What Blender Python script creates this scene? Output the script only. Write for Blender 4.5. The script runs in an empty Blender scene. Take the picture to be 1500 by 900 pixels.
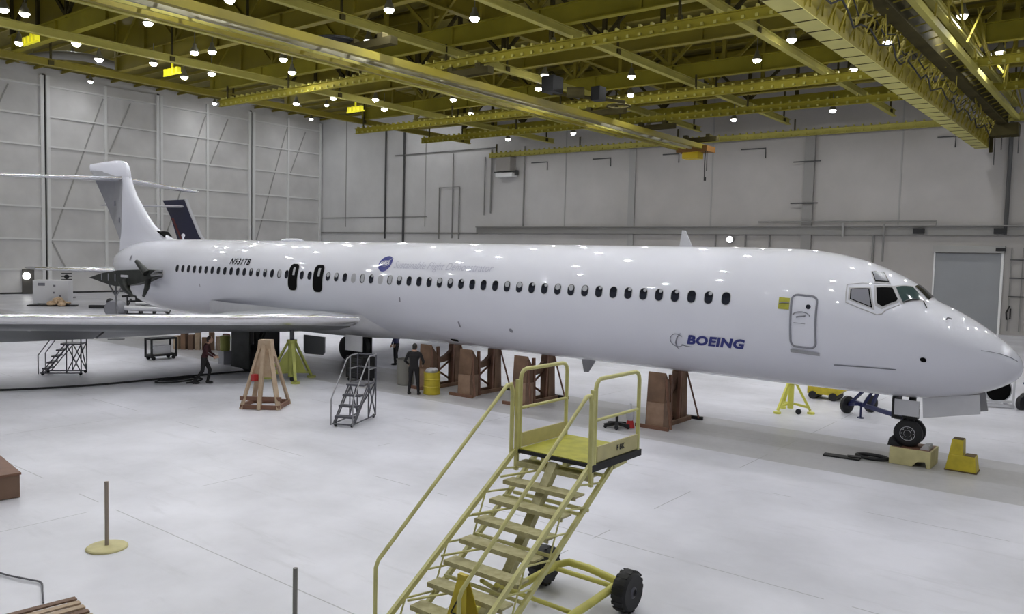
CAMP = (35.13650, -21.56666, 4.84313)
CAMF = 1189.380
CAMR = ((0.785754, 0.618060, 0.024358), (-0.058824, 0.035466, 0.997638), (-0.615736, 0.785331, -0.064224))
LAMP_E = 700.0
WORLD_E = 0.24
EXPO = 0.0
import bpy, bmesh, math, random
from mathutils import Vector, Matrix
random.seed(7)
sc = bpy.context.scene
COL = sc.collection
R = math.radians
# ------------------------------------------------------------------ materials
MATS = {}
def mat(name, col, rough=0.5, metal=0.0, noise=0.0, scale=3.0, coat=0.0, emit=0.0, bump=0.0, col2=None, spec=0.5, alpha=1.0):
    if name in MATS: return MATS[name]
    m = bpy.data.materials.new(name); m.use_nodes = True
    nt = m.node_tree; b = nt.nodes['Principled BSDF']
    b.inputs['Base Color'].default_value = (*col, 1)
    b.inputs['Roughness'].default_value = rough
    b.inputs['Metallic'].default_value = metal
    b.inputs['Specular IOR Level'].default_value = spec
    b.inputs['Coat Weight'].default_value = coat
    b.inputs['Coat Roughness'].default_value = 0.025
    if alpha < 1: b.inputs['Alpha'].default_value = alpha
    if emit:
        b.inputs['Emission Color'].default_value = (*col, 1)
        b.inputs['Emission Strength'].default_value = emit
    if noise or col2:
        tc = nt.nodes.new('ShaderNodeTexCoord'); n = nt.nodes.new('ShaderNodeTexNoise')
        n.inputs['Scale'].default_value = scale; n.inputs['Detail'].default_value = 5
        nt.links.new(tc.outputs['Object'], n.inputs['Vector'])
        r = nt.nodes.new('ShaderNodeValToRGB')
        r.color_ramp.elements[0].position = 0.3; r.color_ramp.elements[1].position = 0.7
        c2 = col2 or tuple(c * (1 - noise) for c in col)
        r.color_ramp.elements[0].color = (*c2, 1); r.color_ramp.elements[1].color = (*col, 1)
        nt.links.new(n.outputs['Fac'], r.inputs['Fac']); nt.links.new(r.outputs['Color'], b.inputs['Base Color'])
        if bump:
            bp = nt.nodes.new('ShaderNodeBump'); bp.inputs['Strength'].default_value = bump
            nt.links.new(n.outputs['Fac'], bp.inputs['Height']); nt.links.new(bp.outputs['Normal'], b.inputs['Normal'])
    MATS[name] = m
    return m
WHITE = mat('aircraft_white', (0.73, 0.735, 0.80), 0.50, coat=1.0, noise=0.03, scale=0.6)
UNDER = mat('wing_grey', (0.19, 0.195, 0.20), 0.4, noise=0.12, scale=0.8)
CHROME = mat('bare_leading_edge', (0.90, 0.90, 0.92), 0.22, metal=0.85)
GREYP = mat('mid_grey', (0.34, 0.34, 0.35), 0.55, noise=0.1, scale=2)
LGREY = mat('light_grey_paint', (0.55, 0.55, 0.57), 0.5, noise=0.08)
SEAL = mat('door_seal_grey', (0.22, 0.22, 0.25), 0.5)
BLACK = mat('black_rubber', (0.012, 0.012, 0.013), 0.6, noise=0.3, scale=8)
GLASS = mat('dark_window_glass', (0.012, 0.014, 0.022), 0.12, spec=0.6)
SHADE = mat('window_shade_grey', (0.42, 0.42, 0.44), 0.5)
VOID = mat('open_hole_black', (0.004, 0.004, 0.004), 0.9, spec=0.1)
NAVY = mat('navy_paint', (0.010, 0.012, 0.055), 0.35)
BLUELET = mat('blue_lettering', (0.010, 0.016, 0.17), 0.4)
BLUEDISC = mat('blue_emblem', (0.02, 0.025, 0.20), 0.4)
PALELET = mat('pale_lettering', (0.50, 0.50, 0.58), 0.5)
DARKMET = mat('dark_structure_metal', (0.030, 0.034, 0.028), 0.5, col2=(0.012, 0.013, 0.011), scale=3)
STEEL = mat('worn_steel', (0.30, 0.30, 0.31), 0.4, metal=0.6, noise=0.2)
GUNMET = mat('gunmetal_tube', (0.10, 0.10, 0.115), 0.45, metal=0.3)
SILVER = mat('silver_duct', (0.62, 0.62, 0.64), 0.35, metal=0.6)
YEL = mat('stair_yellow', (0.66, 0.63, 0.26), 0.45, noise=0.15, scale=5, col2=(0.52, 0.49, 0.20))
YELB = mat('bright_yellow', (0.60, 0.48, 0.03), 0.45, noise=0.25, scale=5)
YELDK = mat('deck_yellow', (0.46, 0.44, 0.05), 0.6, noise=0.3, scale=6)
YELPALE = mat('pale_yellow', (0.62, 0.56, 0.28), 0.6, noise=0.2, scale=4)
YELGRN = mat('jack_yellow_green', (0.48, 0.50, 0.12), 0.5, noise=0.2, scale=3)
TREAD = mat('worn_tread', (0.52, 0.49, 0.28), 0.7, col2=(0.36, 0.32, 0.16), scale=9)
CEILY = mat('roof_yellow', (0.32, 0.275, 0.026), 0.7, spec=.2, noise=0.25, scale=0.7)
CEILB = mat('roof_yellow_bright', (0.48, 0.435, 0.11), 0.7, spec=.2, noise=0.2, scale=0.8)
CEILD = mat('roof_olive_web', (0.30, 0.245, 0.02), 0.6, noise=0.3, scale=0.4)
DECK = mat('roof_deck_olive', (0.22, 0.18, 0.02), 0.8, noise=0.35, scale=0.25)
DARKG = mat('dark_girder', (0.085, 0.072, 0.03), 0.9, spec=.1, noise=0.4, scale=0.8)
PLY = mat('brown_plywood', (0.23, 0.135, 0.08), 0.7, col2=(0.13, 0.075, 0.045), scale=2.5)
PINE = mat('pale_timber', (0.50, 0.39, 0.28), 0.7, col2=(0.40, 0.29, 0.19), scale=4)
WOODR = mat('red_brown_board', (0.21, 0.105, 0.065), 0.6, noise=0.2)
CARD = mat('brown_crate', (0.19, 0.115, 0.075), 0.7, noise=0.15)
DKBLUE = mat('dark_blue_steel', (0.015, 0.02, 0.085), 0.45)
CLOTHK = mat('black_workwear', (0.012, 0.011, 0.012), 0.85)
CLOTHR = mat('maroon_shirt', (0.045, 0.012, 0.014), 0.85)
SKIN = mat('skin', (0.45, 0.27, 0.19), 0.55)
HAIR = mat('dark_hair', (0.02, 0.015, 0.012), 0.6)
LAMPGREY = mat('lamp_housing', (0.18, 0.17, 0.12), 0.5)
PIPE = mat('grey_wall_pipe', (0.22, 0.215, 0.205), 0.5)
PIPED = mat('dark_wall_pipe', (0.07, 0.07, 0.07), 0.5)
RED = mat('red_paint', (0.40, 0.02, 0.02), 0.5)
ORANGE = mat('orange_pile', (0.85, 0.62, 0.40), 0.7, noise=0.4, scale=12)
WALLTRIM = mat('wall_trim', (0.34, 0.335, 0.32), 0.6)
LENS = mat('lamp_lens', (0.95, 0.965, 1.0), 0.4, emit=LAMP_E if 'LAMP_E' in globals() else 230.0)
# ------------------------------------------------------------------ mesh builder
class MB:
    def __init__(s): s.v = []; s.f = []; s.mi = []; s.cur = 0
    def add(s, vs, fs):
        n = len(s.v); s.v += [tuple(v) for v in vs]; s.f += [tuple(i + n for i in f) for f in fs]; s.mi += [s.cur] * len(fs); return s
    def box(s, c, size, rot=None):
        x, y, z = [k / 2 for k in size]
        vs = [Vector((a, b, d)) for a in (-x, x) for b in (-y, y) for d in (-z, z)]
        if rot is not None: vs = [rot @ v for v in vs]
        c = Vector(c); vs = [v + c for v in vs]
        return s.add(vs, [(0, 1, 3, 2), (4, 6, 7, 5), (0, 4, 5, 1), (2, 3, 7, 6), (0, 2, 6, 4), (1, 5, 7, 3)])
    def bb(s, x0, x1, y0, y1, z0, z1):
        return s.box(((x0 + x1) / 2, (y0 + y1) / 2, (z0 + z1) / 2), (abs(x1 - x0), abs(y1 - y0), abs(z1 - z0)))
    def bar(s, a, b, w, h, up=(0, 0, 1)):
        a = Vector(a); b = Vector(b); d = b - a; L = d.length
        if L < 1e-6: return s
        d.normalize(); u = Vector(up)
        if abs(d.dot(u)) > 0.98: u = Vector((1, 0, 0))
        r = d.cross(u).normalized(); u = r.cross(d).normalized()
        vs = [p + r * (sx * w / 2) + u * (sz * h / 2) for p in (a, b) for sx in (-1, 1) for sz in (-1, 1)]
        return s.add(vs, [(0, 1, 3, 2), (4, 6, 7, 5), (0, 4, 5, 1), (2, 3, 7, 6), (0, 2, 6, 4), (1, 5, 7, 3)])
    def tube(s, pts, r, n=8, caps=True):
        pts = [Vector(p) for p in pts]
        rs = r if isinstance(r, (list, tuple)) else [r] * len(pts)
        T = []
        for i in range(len(pts)):
            a = pts[max(i - 1, 0)]; b = pts[min(i + 1, len(pts) - 1)]; T.append((b - a).normalized())
        u = Vector((0, 0, 1)) if abs(T[0].z) < 0.9 else Vector((1, 0, 0))
        base = len(s.v); vs = []; fs = []
        for i, p in enumerate(pts):
            u = (u - T[i] * u.dot(T[i])).normalized(); w = T[i].cross(u)
            for k in range(n):
                a = 2 * math.pi * k / n; vs.append(p + (u * math.cos(a) + w * math.sin(a)) * rs[i])
        for i in range(len(pts) - 1):
            for k in range(n):
                fs.append((i * n + k, i * n + (k + 1) % n, (i + 1) * n + (k + 1) % n, (i + 1) * n + k))
        if caps: fs.append(tuple(range(n - 1, -1, -1))); fs.append(tuple((len(pts) - 1) * n + k for k in range(n)))
        return s.add(vs, fs)
    def cyl(s, a, b, r, n=20, r2=None): return s.tube([a, b], [r, r if r2 is None else r2], n)
    def lathe(s, prof, c, axis, n=28):
        # prof: (radius, offset along axis)
        c = Vector(c); ax = Vector(axis).normalized()
        u = ax.orthogonal().normalized(); w = ax.cross(u); m = len(prof); vs = []; fs = []
        for r, h in prof:
            for k in range(n):
                a = 2 * math.pi * k / n; vs.append(c + ax * h + (u * math.cos(a) + w * math.sin(a)) * r)
        for i in range(m - 1):
            for k in range(n): fs.append((i * n + k, i * n + (k + 1) % n, (i + 1) * n + (k + 1) % n, (i + 1) * n + k))
        fs.append(tuple(range(n - 1, -1, -1))); fs.append(tuple((m - 1) * n + k for k in range(n)))
        return s.add(vs, fs)
    def prism(s, poly, a, b, fn):
        # poly 2D, extruded between parameters a and b; fn(u, v, t) -> 3D
        n = len(poly); vs = [fn(u, v, a) for u, v in poly] + [fn(u, v, b) for u, v in poly]
        fs = [tuple(range(n - 1, -1, -1)), tuple(range(n, 2 * n))] + [(i, (i + 1) % n, n + (i + 1) % n, n + i) for i in range(n)]
        return s.add(vs, fs)
    def ell(s, c, r, n=16, m=10, rot=None):
        vs = []; fs = []; c = Vector(c)
        for i in range(m + 1):
            t = math.pi * i / m
            for k in range(n):
                a = 2 * math.pi * k / n
                v = Vector((r[0] * math.sin(t) * math.cos(a), r[1] * math.sin(t) * math.sin(a), r[2] * math.cos(t)))
                vs.append(c + (rot @ v if rot else v))
        for i in range(m):
            for k in range(n): fs.append((i * n + k, (i + 1) * n + k, (i + 1) * n + (k + 1) % n, i * n + (k + 1) % n))
        return s.add(vs, fs)
def link(o, parent=None):
    COL.objects.link(o)
    if parent is not None: o.parent = parent
    return o
def absloc(o):
    v = Vector((0, 0, 0))
    while o is not None: v += o.location; o = o.parent
    return v
def obj(name, mb, m, parent=None, smooth=None, world=True, origin=None, bevel=0):
    """one mesh object; vertices given in world space unless world=False"""
    me = bpy.data.meshes.new(name)
    if origin is None and parent is None:
        xs = [v[0] for v in mb.v]; ys = [v[1] for v in mb.v]; zs = [v[2] for v in mb.v]
        origin = Vector(((min(xs) + max(xs)) / 2, (min(ys) + max(ys)) / 2, min(zs)))
    off = Vector(origin) if origin is not None else (absloc(parent) if world else Vector((0, 0, 0)))
    if not world: off = Vector((0, 0, 0))
    me.from_pydata([Vector(v) - off for v in mb.v], [], mb.f)
    ms = m if isinstance(m, (list, tuple)) else [m]
    for k in ms: me.materials.append(k)
    if len(ms) > 1: me.polygons.foreach_set('material_index', mb.mi)
    bm = bmesh.new(); bm.from_mesh(me); bmesh.ops.recalc_face_normals(bm, faces=bm.faces); bm.to_mesh(me); bm.free()
    if smooth:
        me.polygons.foreach_set('use_smooth', [True] * len(me.polygons)); me.set_sharp_from_angle(angle=R(smooth))
    o = bpy.data.objects.new(name, me); link(o, parent)
    if parent is None and world: o.location = off
    if bevel:
        bv = o.modifiers.new('bevel', 'BEVEL'); bv.width = bevel; bv.segments = 2; bv.limit_method = 'ANGLE'
    return o
def thing(name, label, cat, loc=(0, 0, 0), rz=0.0, group=None):
    o = bpy.data.objects.new(name, None); link(o); o.location = loc; o.rotation_euler = (0, 0, rz); o.empty_display_size = 0.3
    o['label'] = label; o['category'] = cat
    if group: o['group'] = group
    return o
def tag(o, label, cat, group=None):
    o['label'] = label; o['category'] = cat
    if group: o['group'] = group
    return o
def struct(name, mb, m, **k):
    o = obj(name, mb, m, **k); o['kind'] = 'structure'; return o
def dup(root, loc=None, rz=None, label=None):
    r = root.copy(); COL.objects.link(r)
    if loc is not None: r.location = loc
    if rz is not None: r.rotation_euler = (0, 0, rz)
    if label: r['label'] = label
    for ch in list(root.children):
        c = ch.copy(); COL.objects.link(c); c.parent = r
        for g in list(ch.children):
            d = g.copy(); COL.objects.link(d); d.parent = c
    return r
def text_mesh(body, size, bold=0.0, shear=0.0, xs=1.0):
    """returns triangles of a lettering as 2D points, lower left at 0,0"""
    cu = bpy.data.curves.new('txt', 'FONT'); cu.body = body; cu.size = size; cu.offset = bold; cu.shear = shear; cu.space_character = 1.0 + 4 * bold
    cu.resolution_u = 3; cu.fill_mode = 'FRONT' if hasattr(cu, 'fill_mode') else cu.fill_mode
    o = bpy.data.objects.new('txt', cu); COL.objects.link(o)
    dg = bpy.context.evaluated_depsgraph_get(); dg.update()
    me = bpy.data.meshes.new_from_object(o.evaluated_get(dg))
    bm = bmesh.new(); bm.from_mesh(me)
    bmesh.ops.remove_doubles(bm, verts=bm.verts, dist=1e-5)
    z = min((v.co.y for v in bm.verts), default=0); zz = max((v.co.y for v in bm.verts), default=1); k = 1
    while z + k * 0.05 < zz:
        bmesh.ops.bisect_plane(bm, geom=bm.verts[:] + bm.edges[:] + bm.faces[:], plane_co=(0, z + k * 0.05, 0), plane_no=(0, 1, 0)); k += 1
    bmesh.ops.triangulate(bm, faces=bm.faces)
    bm.verts.index_update()
    x0 = min(v.co.x for v in bm.verts)
    vs = [((v.co.x - x0) * xs, v.co.y - z) for v in bm.verts]; fs = [tuple(v.index for v in f.verts) for f in bm.faces]
    bm.free(); bpy.data.objects.remove(o, do_unlink=True); bpy.data.curves.remove(cu); bpy.data.meshes.remove(me)
    return vs, fs
# ------------------------------------------------------------------ camera
cam = bpy.data.cameras.new('camera'); co = bpy.data.objects.new('camera', cam); COL.objects.link(co)
cam.sensor_width = 36.0; cam.lens = CAMF / 1500 * 36.0; cam.clip_end = 400
_r, _u, _w = [Vector(v) for v in CAMR]
co.matrix_world = Matrix(((_r.x, _u.x, -_w.x, CAMP[0]), (_r.y, _u.y, -_w.y, CAMP[1]), (_r.z, _u.z, -_w.z, CAMP[2]), (0, 0, 0, 1)))
sc.camera = co
# fuselage stations: X, top z, bottom z, half width, z of widest line
ST=[(-8.75,4.30,3.75,0.30,4.02),(-8.55,4.42,3.50,0.50,3.98),(-8.2,4.60,3.10,0.72,3.88),(-7.6,4.80,2.65,0.95,3.78),(-6.6,5.00,2.18,1.22,3.68),(-5.4,5.11,1.86,1.44,3.60),
(-4.0,5.17,1.68,1.58,3.56),(-2.5,5.20,1.61,1.65,3.54),(-1.0,5.21,1.60,1.67,3.54),(8.0,5.21,1.60,1.67,3.54),(17.0,5.21,1.60,1.67,3.54),(26.4,5.21,1.60,1.67,3.54),(27.6,5.20,1.60,1.67,3.53),(28.6,5.11,1.60,1.65,3.50),
(29.3,4.97,1.60,1.60,3.46),(29.9,4.77,1.60,1.53,3.40),(30.4,4.54,1.60,1.45,3.33),(30.75,4.33,1.61,1.37,3.27),(31.1,4.02,1.64,1.28,3.20),(31.5,3.83,1.70,1.15,3.10),
(32.0,3.55,1.82,0.94,2.95),(32.4,3.28,1.98,0.73,2.80),(32.7,3.03,2.14,0.52,2.69),(32.9,2.82,2.30,0.31,2.60),(32.98,2.67,2.45,0.14,2.56),(33.0,2.57,2.55,0.02,2.56)]
def _pchip(x,y):
    n=len(x);h=[x[i+1]-x[i] for i in range(n-1)];d=[(y[i+1]-y[i])/h[i] for i in range(n-1)]
    m=[0.0]*n;m[0]=d[0];m[-1]=d[-1]
    for i in range(1,n-1):
        if d[i-1]*d[i]>0:
            w1=2*h[i]+h[i-1];w2=h[i]+2*h[i-1];m[i]=(w1+w2)/(w1/d[i-1]+w2/d[i])
    def f(t):
        t=min(max(t,x[0]),x[-1]);i=0
        while i<n-2 and t>x[i+1]:i+=1
        s=(t-x[i])/h[i]
        return ((1+2*s)*(1-s)**2*y[i]+s*(1-s)**2*h[i]*m[i]+s*s*(3-2*s)*y[i+1]+s*s*(s-1)*h[i]*m[i+1])
    return f
_c=list(zip(*ST));F_TOP,F_BOT,F_HW,F_ZW=[_pchip(_c[0],_c[k]) for k in (1,2,3,4)]
def fus(X,th,off=0.0):
    # th: 0 = starboard side (-y), +90 = top, 180 = port, -90 bottom (degrees)
    a=math.radians(th);c,s=math.cos(a),math.sin(a)
    hw,zw=F_HW(X),F_ZW(X);h=(F_TOP(X)-zw) if s>0 else (zw-F_BOT(X))
    y=-hw*c;z=zw+h*s
    if off:
        ny,nz=-c/max(hw,.02),s/max(h,.02);l=math.hypot(ny,nz);ny/=l;nz/=l
        y+=ny*off;z+=nz*off
    return (X,y,z)
def fth(X,z):
    zw=F_ZW(X);h=(F_TOP(X)-zw) if z>zw else (zw-F_BOT(X))
    return math.degrees(math.asin(max(-1,min(1,(z-zw)/h))))
def patch_mesh(quad, n=6, m=6, off=0.012, yoff=0.0):
    """quad of (X, theta) corners, draped on the fuselage"""
    vs = []; fs = []
    a, b, c, d = quad
    for i in range(n + 1):
        for j in range(m + 1):
            s, t = i / n, j / m
            X = (a[0] * (1 - s) + b[0] * s) * (1 - t) + (d[0] * (1 - s) + c[0] * s) * t
            T = (a[1] * (1 - s) + b[1] * s) * (1 - t) + (d[1] * (1 - s) + c[1] * s) * t
            vs.append(fus(X, T, off))
    for i in range(n):
        for j in range(m):
            k = i * (m + 1) + j; fs.append((k, k + m + 1, k + m + 2, k + 1))
    return vs, fs
def stadium(X0, th0, w, h, off, n=20, k=0.5, slant=0.0, rad=None):
    """rounded window outline around (X0, th0); w, h in metres; returns a closed ring of points"""
    r = rad if rad is not None else w / 2 * 0.95
    p2 = []
    for q, (sx, sy) in enumerate(((1, 1), (-1, 1), (-1, -1), (1, -1))):
        arc_ = [(sx * (w / 2 - r) + r * math.cos(math.pi / 2 * (q + i / (n // 4))), sy * (h / 2 - r) + r * math.sin(math.pi / 2 * (q + i / (n // 4)))) for i in range(n // 4 + 1)]
        if q in (2, 0) and p2:
            a, b = p2[-1], arc_[0]; p2 += [(a[0] + (b[0] - a[0]) * t / 7, a[1] + (b[1] - a[1]) * t / 7) for t in range(1, 7)]
        p2 += arc_
    a, b = p2[-1], p2[0]; p2 += [(a[0] + (b[0] - a[0]) * t / 7, a[1] + (b[1] - a[1]) * t / 7) for t in range(1, 7)]
    return [fus(X0 + u, th0 + math.degrees(v / 1.7), off) for u, v in p2]
def disc_from(mb, ring, centre):
    n = len(ring); mb.add(list(ring) + [centre], [(i, (i + 1) % n, n) for i in range(n)])
def rdisc(mb, X0, th0, w, h, off, n=24, rad=.1, K=8):
    rings = [stadium(X0, th0, w * k / K, h * k / K, off, n=n, rad=rad * k / K) for k in range(1, K + 1)]
    disc_from(mb, rings[0], fus(X0, th0, off))
    for a, b in zip(rings, rings[1:]): band(mb, a, b)
    return rings[-1]
def band(mb, ra, rb):
    n = len(ra); mb.add(list(ra) + list(rb), [(i, (i + 1) % n, n + (i + 1) % n, n + i) for i in range(n)])
def decal(name, vs2, fs, X0, th0, m, parent, off=0.012):
    mb = MB(); mb.add([fus(X0 + u, th0 + math.degrees(v / (1.67 if th0 > 0 else 1.85)), off) for u, v in vs2], fs)
    return obj(name, mb, m, parent)
def skin_loft(mb, X0, X1, n, seg=72, dx=0.0, dy=0.0):
    base = []
    for i in range(n + 1):
        t = i / n; X = X0 + (X1 - X0) * t
        base.append(X)
    vs = []; fs = []
    for X in base:
        for k in range(seg):
            p = fus(X, 360 * k / seg); vs.append((p[0] + dx, p[1] + dy, p[2]))
    for i in range(len(base) - 1):
        for k in range(seg): fs.append((i * seg + k, (i + 1) * seg + k, (i + 1) * seg + (k + 1) % seg, i * seg + (k + 1) % seg))
    mb.add(vs, fs)
    return vs
def airfoil(t, n=12, nose=0.0):
    """closed outline, chord 0..1 (leading edge at 0), thickness t"""
    up = []
    for i in range(n + 1):
        x = (1 - math.cos(math.pi * i / n)) / 2
        y = 5 * t * (0.2969 * math.sqrt(x) - 0.126 * x - 0.3516 * x * x + 0.2843 * x ** 3 - 0.1036 * x ** 4)
        up.append((x, y))
    return [(x, y) for x, y in up] + [(x, -y) for x, y in reversed(up[1:-1])]
def wing_loft(mb, secs, two=False):
    """secs: (leading edge point, chord, thickness ratio, incidence)"""
    vs = []; fs = []; n = None
    for (x, y, z), c, t, inc in secs:
        af = airfoil(t); n = len(af)
        for u, v in af:
            vs.append((x - c * u, y, z + c * v * ((.45 if v > 0 else 1.25) if two else 1) - c * u * math.tan(R(inc))))
    for i in range(len(secs) - 1):
        for k in range(n): fs.append((i * n + k, (i + 1) * n + k, (i + 1) * n + (k + 1) % n, i * n + (k + 1) % n))
    fs.append(tuple(range(n))); fs.append(tuple((len(secs) - 1) * n + k for k in range(n)))
    mb.add(vs, fs)
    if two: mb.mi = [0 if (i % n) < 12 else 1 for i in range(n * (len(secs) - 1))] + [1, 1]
def le_strip(mb, secs, frac=0.07, off=0.012, two=False):
    """bare metal nose of the wing, wrapping both surfaces"""
    vs = []; fs = []; K = 9
    for (x, y, z), c, t, inc in secs:
        for k in range(K):
            s = -1 + 2 * k / (K - 1); xx = frac * s * s
            yy = 5 * t * (0.2969 * math.sqrt(xx) - 0.126 * xx - 0.3516 * xx * xx + 0.2843 * xx ** 3)
            vs.append((x - c * xx + off, y, z + c * yy * ((.45 if two else 1) if s > 0 else -(1.25 if two else 1)) * 1.02 - c * xx * math.tan(R(inc)) + (off * s)))
    for i in range(len(secs) - 1):
        for k in range(K - 1): fs.append((i * K + k, (i + 1) * K + k, (i + 1) * K + k + 1, i * K + k + 1))
    mb.add(vs, fs)
# =================================================================== THE AIRLINER
jet = thing('jet_airliner', 'large white twin-jet airliner with high T tail, standing on timber cradles along the hangar', 'airplane', (12, 0, 0))
mb = MB()
Xs = [s for s in [-8.75, -8.6, -8.4, -8.1, -7.6, -7.0, -6.3, -5.5, -4.5, -3.5, -2.5, -1, 2, 5, 8, 11, 14, 17, 20, 23, 26, 26.8, 27.4, 28.0, 28.5]]
x = 28.8
while x < 32.7: Xs.append(x); x += 0.13
Xs += [32.7, 32.78, 32.85, 32.9, 32.94, 32.97, 32.99, 33.0]
SEG = 96; vs = []; fs = []
for X in Xs:
    for k in range(SEG): vs.append(fus(X, 360 * k / SEG))
for i in range(len(Xs) - 1):
    for k in range(SEG): fs.append((i * SEG + k, (i + 1) * SEG + k, (i + 1) * SEG + (k + 1) % SEG, i * SEG + (k + 1) % SEG))
fs.append(tuple(range(SEG))); fs.append(tuple((len(Xs) - 1) * SEG + k for k in range(SEG)))
mb.add(vs, fs)
obj('fuselage', mb, WHITE, jet, smooth=60)
# wing-body fairing under the belly
mb = MB(); vs = []; fs = []; n = 20; FS = [(0.5, .3, 1.75), (2, 1.35, 1.5), (4, 1.72, 1.42), (7, 1.80, 1.42), (10, 1.76, 1.46), (12, 1.5, 1.52), (13.6, .9, 1.6), (14.6, .3, 1.7)]
for X, hw, zb in FS:
    for k in range(n + 1):
        a = math.pi * k / n; vs.append((X, -hw * math.cos(a), 2.5 - (2.5 - zb) * math.sin(a) ** 0.6))
for i in range(len(FS) - 1):
    for k in range(n): fs.append((i * (n + 1) + k, (i + 1) * (n + 1) + k, (i + 1) * (n + 1) + k + 1, i * (n + 1) + k + 1))
mb.add(vs, fs); obj('belly_fairing', mb, LGREY, jet, smooth=60)
# cabin windows
shade_kind = {12: 'ring', 13: 'ring', 14: 'ring', 16: 'open', 22: 'half', 23: 'half', 25: 'grey', 26: 'open', 27: 'part', 28: 'grey', 29: 'open', 30: 'half', 33: 'part', 34: 'half', 35: 'half', 36: 'part', 40: 'half', 41: 'half', 42: 'part', 43: 'part', 44: 'half', 45: 'half', 46: 'half', 47: 'part', 49: 'part', 50: 'part', 51: 'part', 52: 'part', 54: 'part'}
for i in range(56):
    if i in (18, 21): continue
    X = i * 0.4826 - (0.14 if i <= 20 else 0)
    mb = MB(); kd = shade_kind.get(i)
    rg = stadium(X, 10.6, 0.235, 0.335, 0.012); ro = stadium(X, 10.6, 0.275, 0.375, 0.006)
    disc_from(mb, rg, fus(X, 10.6, 0.012))
    mb.cur = 1; band(mb, ro, rg)
    w = obj('cabin_window', mb, [GLASS if kd not in ('grey',) else SHADE, LGREY], jet)
    if kd in ('half', 'part', 'open', 'ring'):
        hh = {'half': 0.17, 'part': 0.09, 'open': 0.29, 'ring': 0.12}[kd]; ww = {'half': 0.17, 'part': 0.10, 'open': 0.17, 'ring': 0.12}[kd]
        th = 10.6 + math.degrees((0.155 - hh / 2) / 1.7)
        mb = MB(); rg = stadium(X + {'part': 0.04, 'open': 0.02}.get(kd, 0), th, ww, hh, 0.017, rad=min(ww, hh) * 0.45)
        disc_from(mb, rg, fus(X + {'part': 0.04, 'open': 0.02}.get(kd, 0), th, 0.017))
        obj('window_shade', mb, SHADE, w)
# open overwing exits
for X in (8.48, 10.03):
    mb = MB(); rg = rdisc(mb, X, 8.3, 0.58, 1.04, 0.014, rad=0.20)
    e = obj('emergency_exit', mb, VOID, jet)
    mb = MB(); band(mb, stadium(X, 8.3, 0.64, 1.10, 0.008, n=24, rad=0.22), rg); obj('exit_frame', mb, LGREY, e)
    mb = MB(); v, f = patch_mesh([(X - 0.03, 10), (X + 0.10, 10), (X + 0.09, 21), (X - 0.04, 21)], off=0.02); mb.add(v, f); obj('seat_back', mb, SHADE, e)
# forward service door
DX, DT = 28.54, -2.2
mb = MB(); rg = rdisc(mb, DX, DT, 0.56, 1.20, 0.012, rad=0.12)
door = obj('service_door', mb, WHITE, jet)
mb = MB(); so = []
for q, (sx, sy) in enumerate(((1, 1), (-1, 1), (-1, -1), (1, -1))):
    for i in range(5):
        a = math.pi / 2 * (q + i / 4); so.append((sx * .17 + .13 * math.cos(a), sy * .49 + .13 * math.sin(a)))
    if q in (1, 3):
        nx = ((-.30, -.49), (.30, .49))[q == 3]
        for t in range(1, 8): so.append((nx[0], -sy * .49 * 0 + (sy * .49) * (1 - t / 4)))
so.append(so[0])
mb.tube([fus(DX + u, DT + math.degrees(v / 1.7), .012) for u, v in so], .028, 6, False); obj('door_seal', mb, SEAL, door)
mb = MB(); disc_from(mb, stadium(28.65, 9.2, 0.12, 0.12, 0.02, rad=0.059), fus(28.65, 9.2, 0.02)); obj('door_porthole', mb, GLASS, door)
mb = MB()
arc = [fus(28.50 + 0.20 * math.cos(a), 1.0 + math.degrees(0.10 * math.sin(a) / 1.7), 0.022) for a in [math.pi * k / 8 for k in range(9)]]
mb.tube(arc, 0.011, 6); mb.tube([fus(28.38, -0.4, 0.03), fus(28.45, 0.2, 0.03), fus(28.52, 0.6, 0.03), fus(28.60, 1.4, 0.03)], 0.018, 6)
mb.tube([fus(28.32, -4.6, 0.02), fus(28.60, -4.9, 0.02)], 0.006, 5); obj('door_handle', mb, SEAL, door)
mb = MB(); v, f = patch_mesh([(28.22, -25.5), (28.92, -26.3), (28.92, -29.0), (28.22, -28.2)], off=0.03); mb.add(v, f); obj('scuff_plate', mb, GREYP, jet)
mb = MB(); v, f = patch_mesh([(27.92, 15.0), (28.19, 15.0), (28.19, 5.0), (27.92, 5.0)], off=0.01); mb.add(v, f)
yp = obj('yellow_placard', mb, YELDK, jet)
mb = MB(); mb.tube([fus(27.94, 9.6, .02), fus(28.00, 10.6, .02), fus(28.18, 10.8, .02)], 0.012, 6); obj('placard_hook', mb, SEAL, yp)
# cockpit glazing, (X, theta) outlines
def pane(name, pts, m, parent, off=0.018):
    mb = MB(); n = 6
    if len(pts) == 4:
        v, f = patch_mesh(pts, off=off); mb.add(v, f)
    else:
        cx = sum(p[0] for p in pts) / len(pts); ct = sum(p[1] for p in pts) / len(pts); rings = []
        for k in range(1, 4):
            s = k / 3; ring = []
            for i in range(len(pts)):
                a, b = pts[i], pts[(i + 1) % len(pts)]
                for j in range(n):
                    t = j / n; X = a[0] * (1 - t) + b[0] * t; T = a[1] * (1 - t) + b[1] * t
                    ring.append(fus(cx + (X - cx) * s, ct + (T - ct) * s, off))
            rings.append(ring)
        disc_from(mb, rings[0], fus(cx, ct, off)); band(mb, rings[0], rings[1]); band(mb, rings[1], rings[2])
    return obj(name, mb, m, parent, smooth=60)
def grow(pts, k):
    cx = sum(p[0] for p in pts) / len(pts); ct = sum(p[1] for p in pts) / len(pts)
    return [(cx + (x - cx) * k, ct + (t - ct) * k) for x, t in pts]
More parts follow.
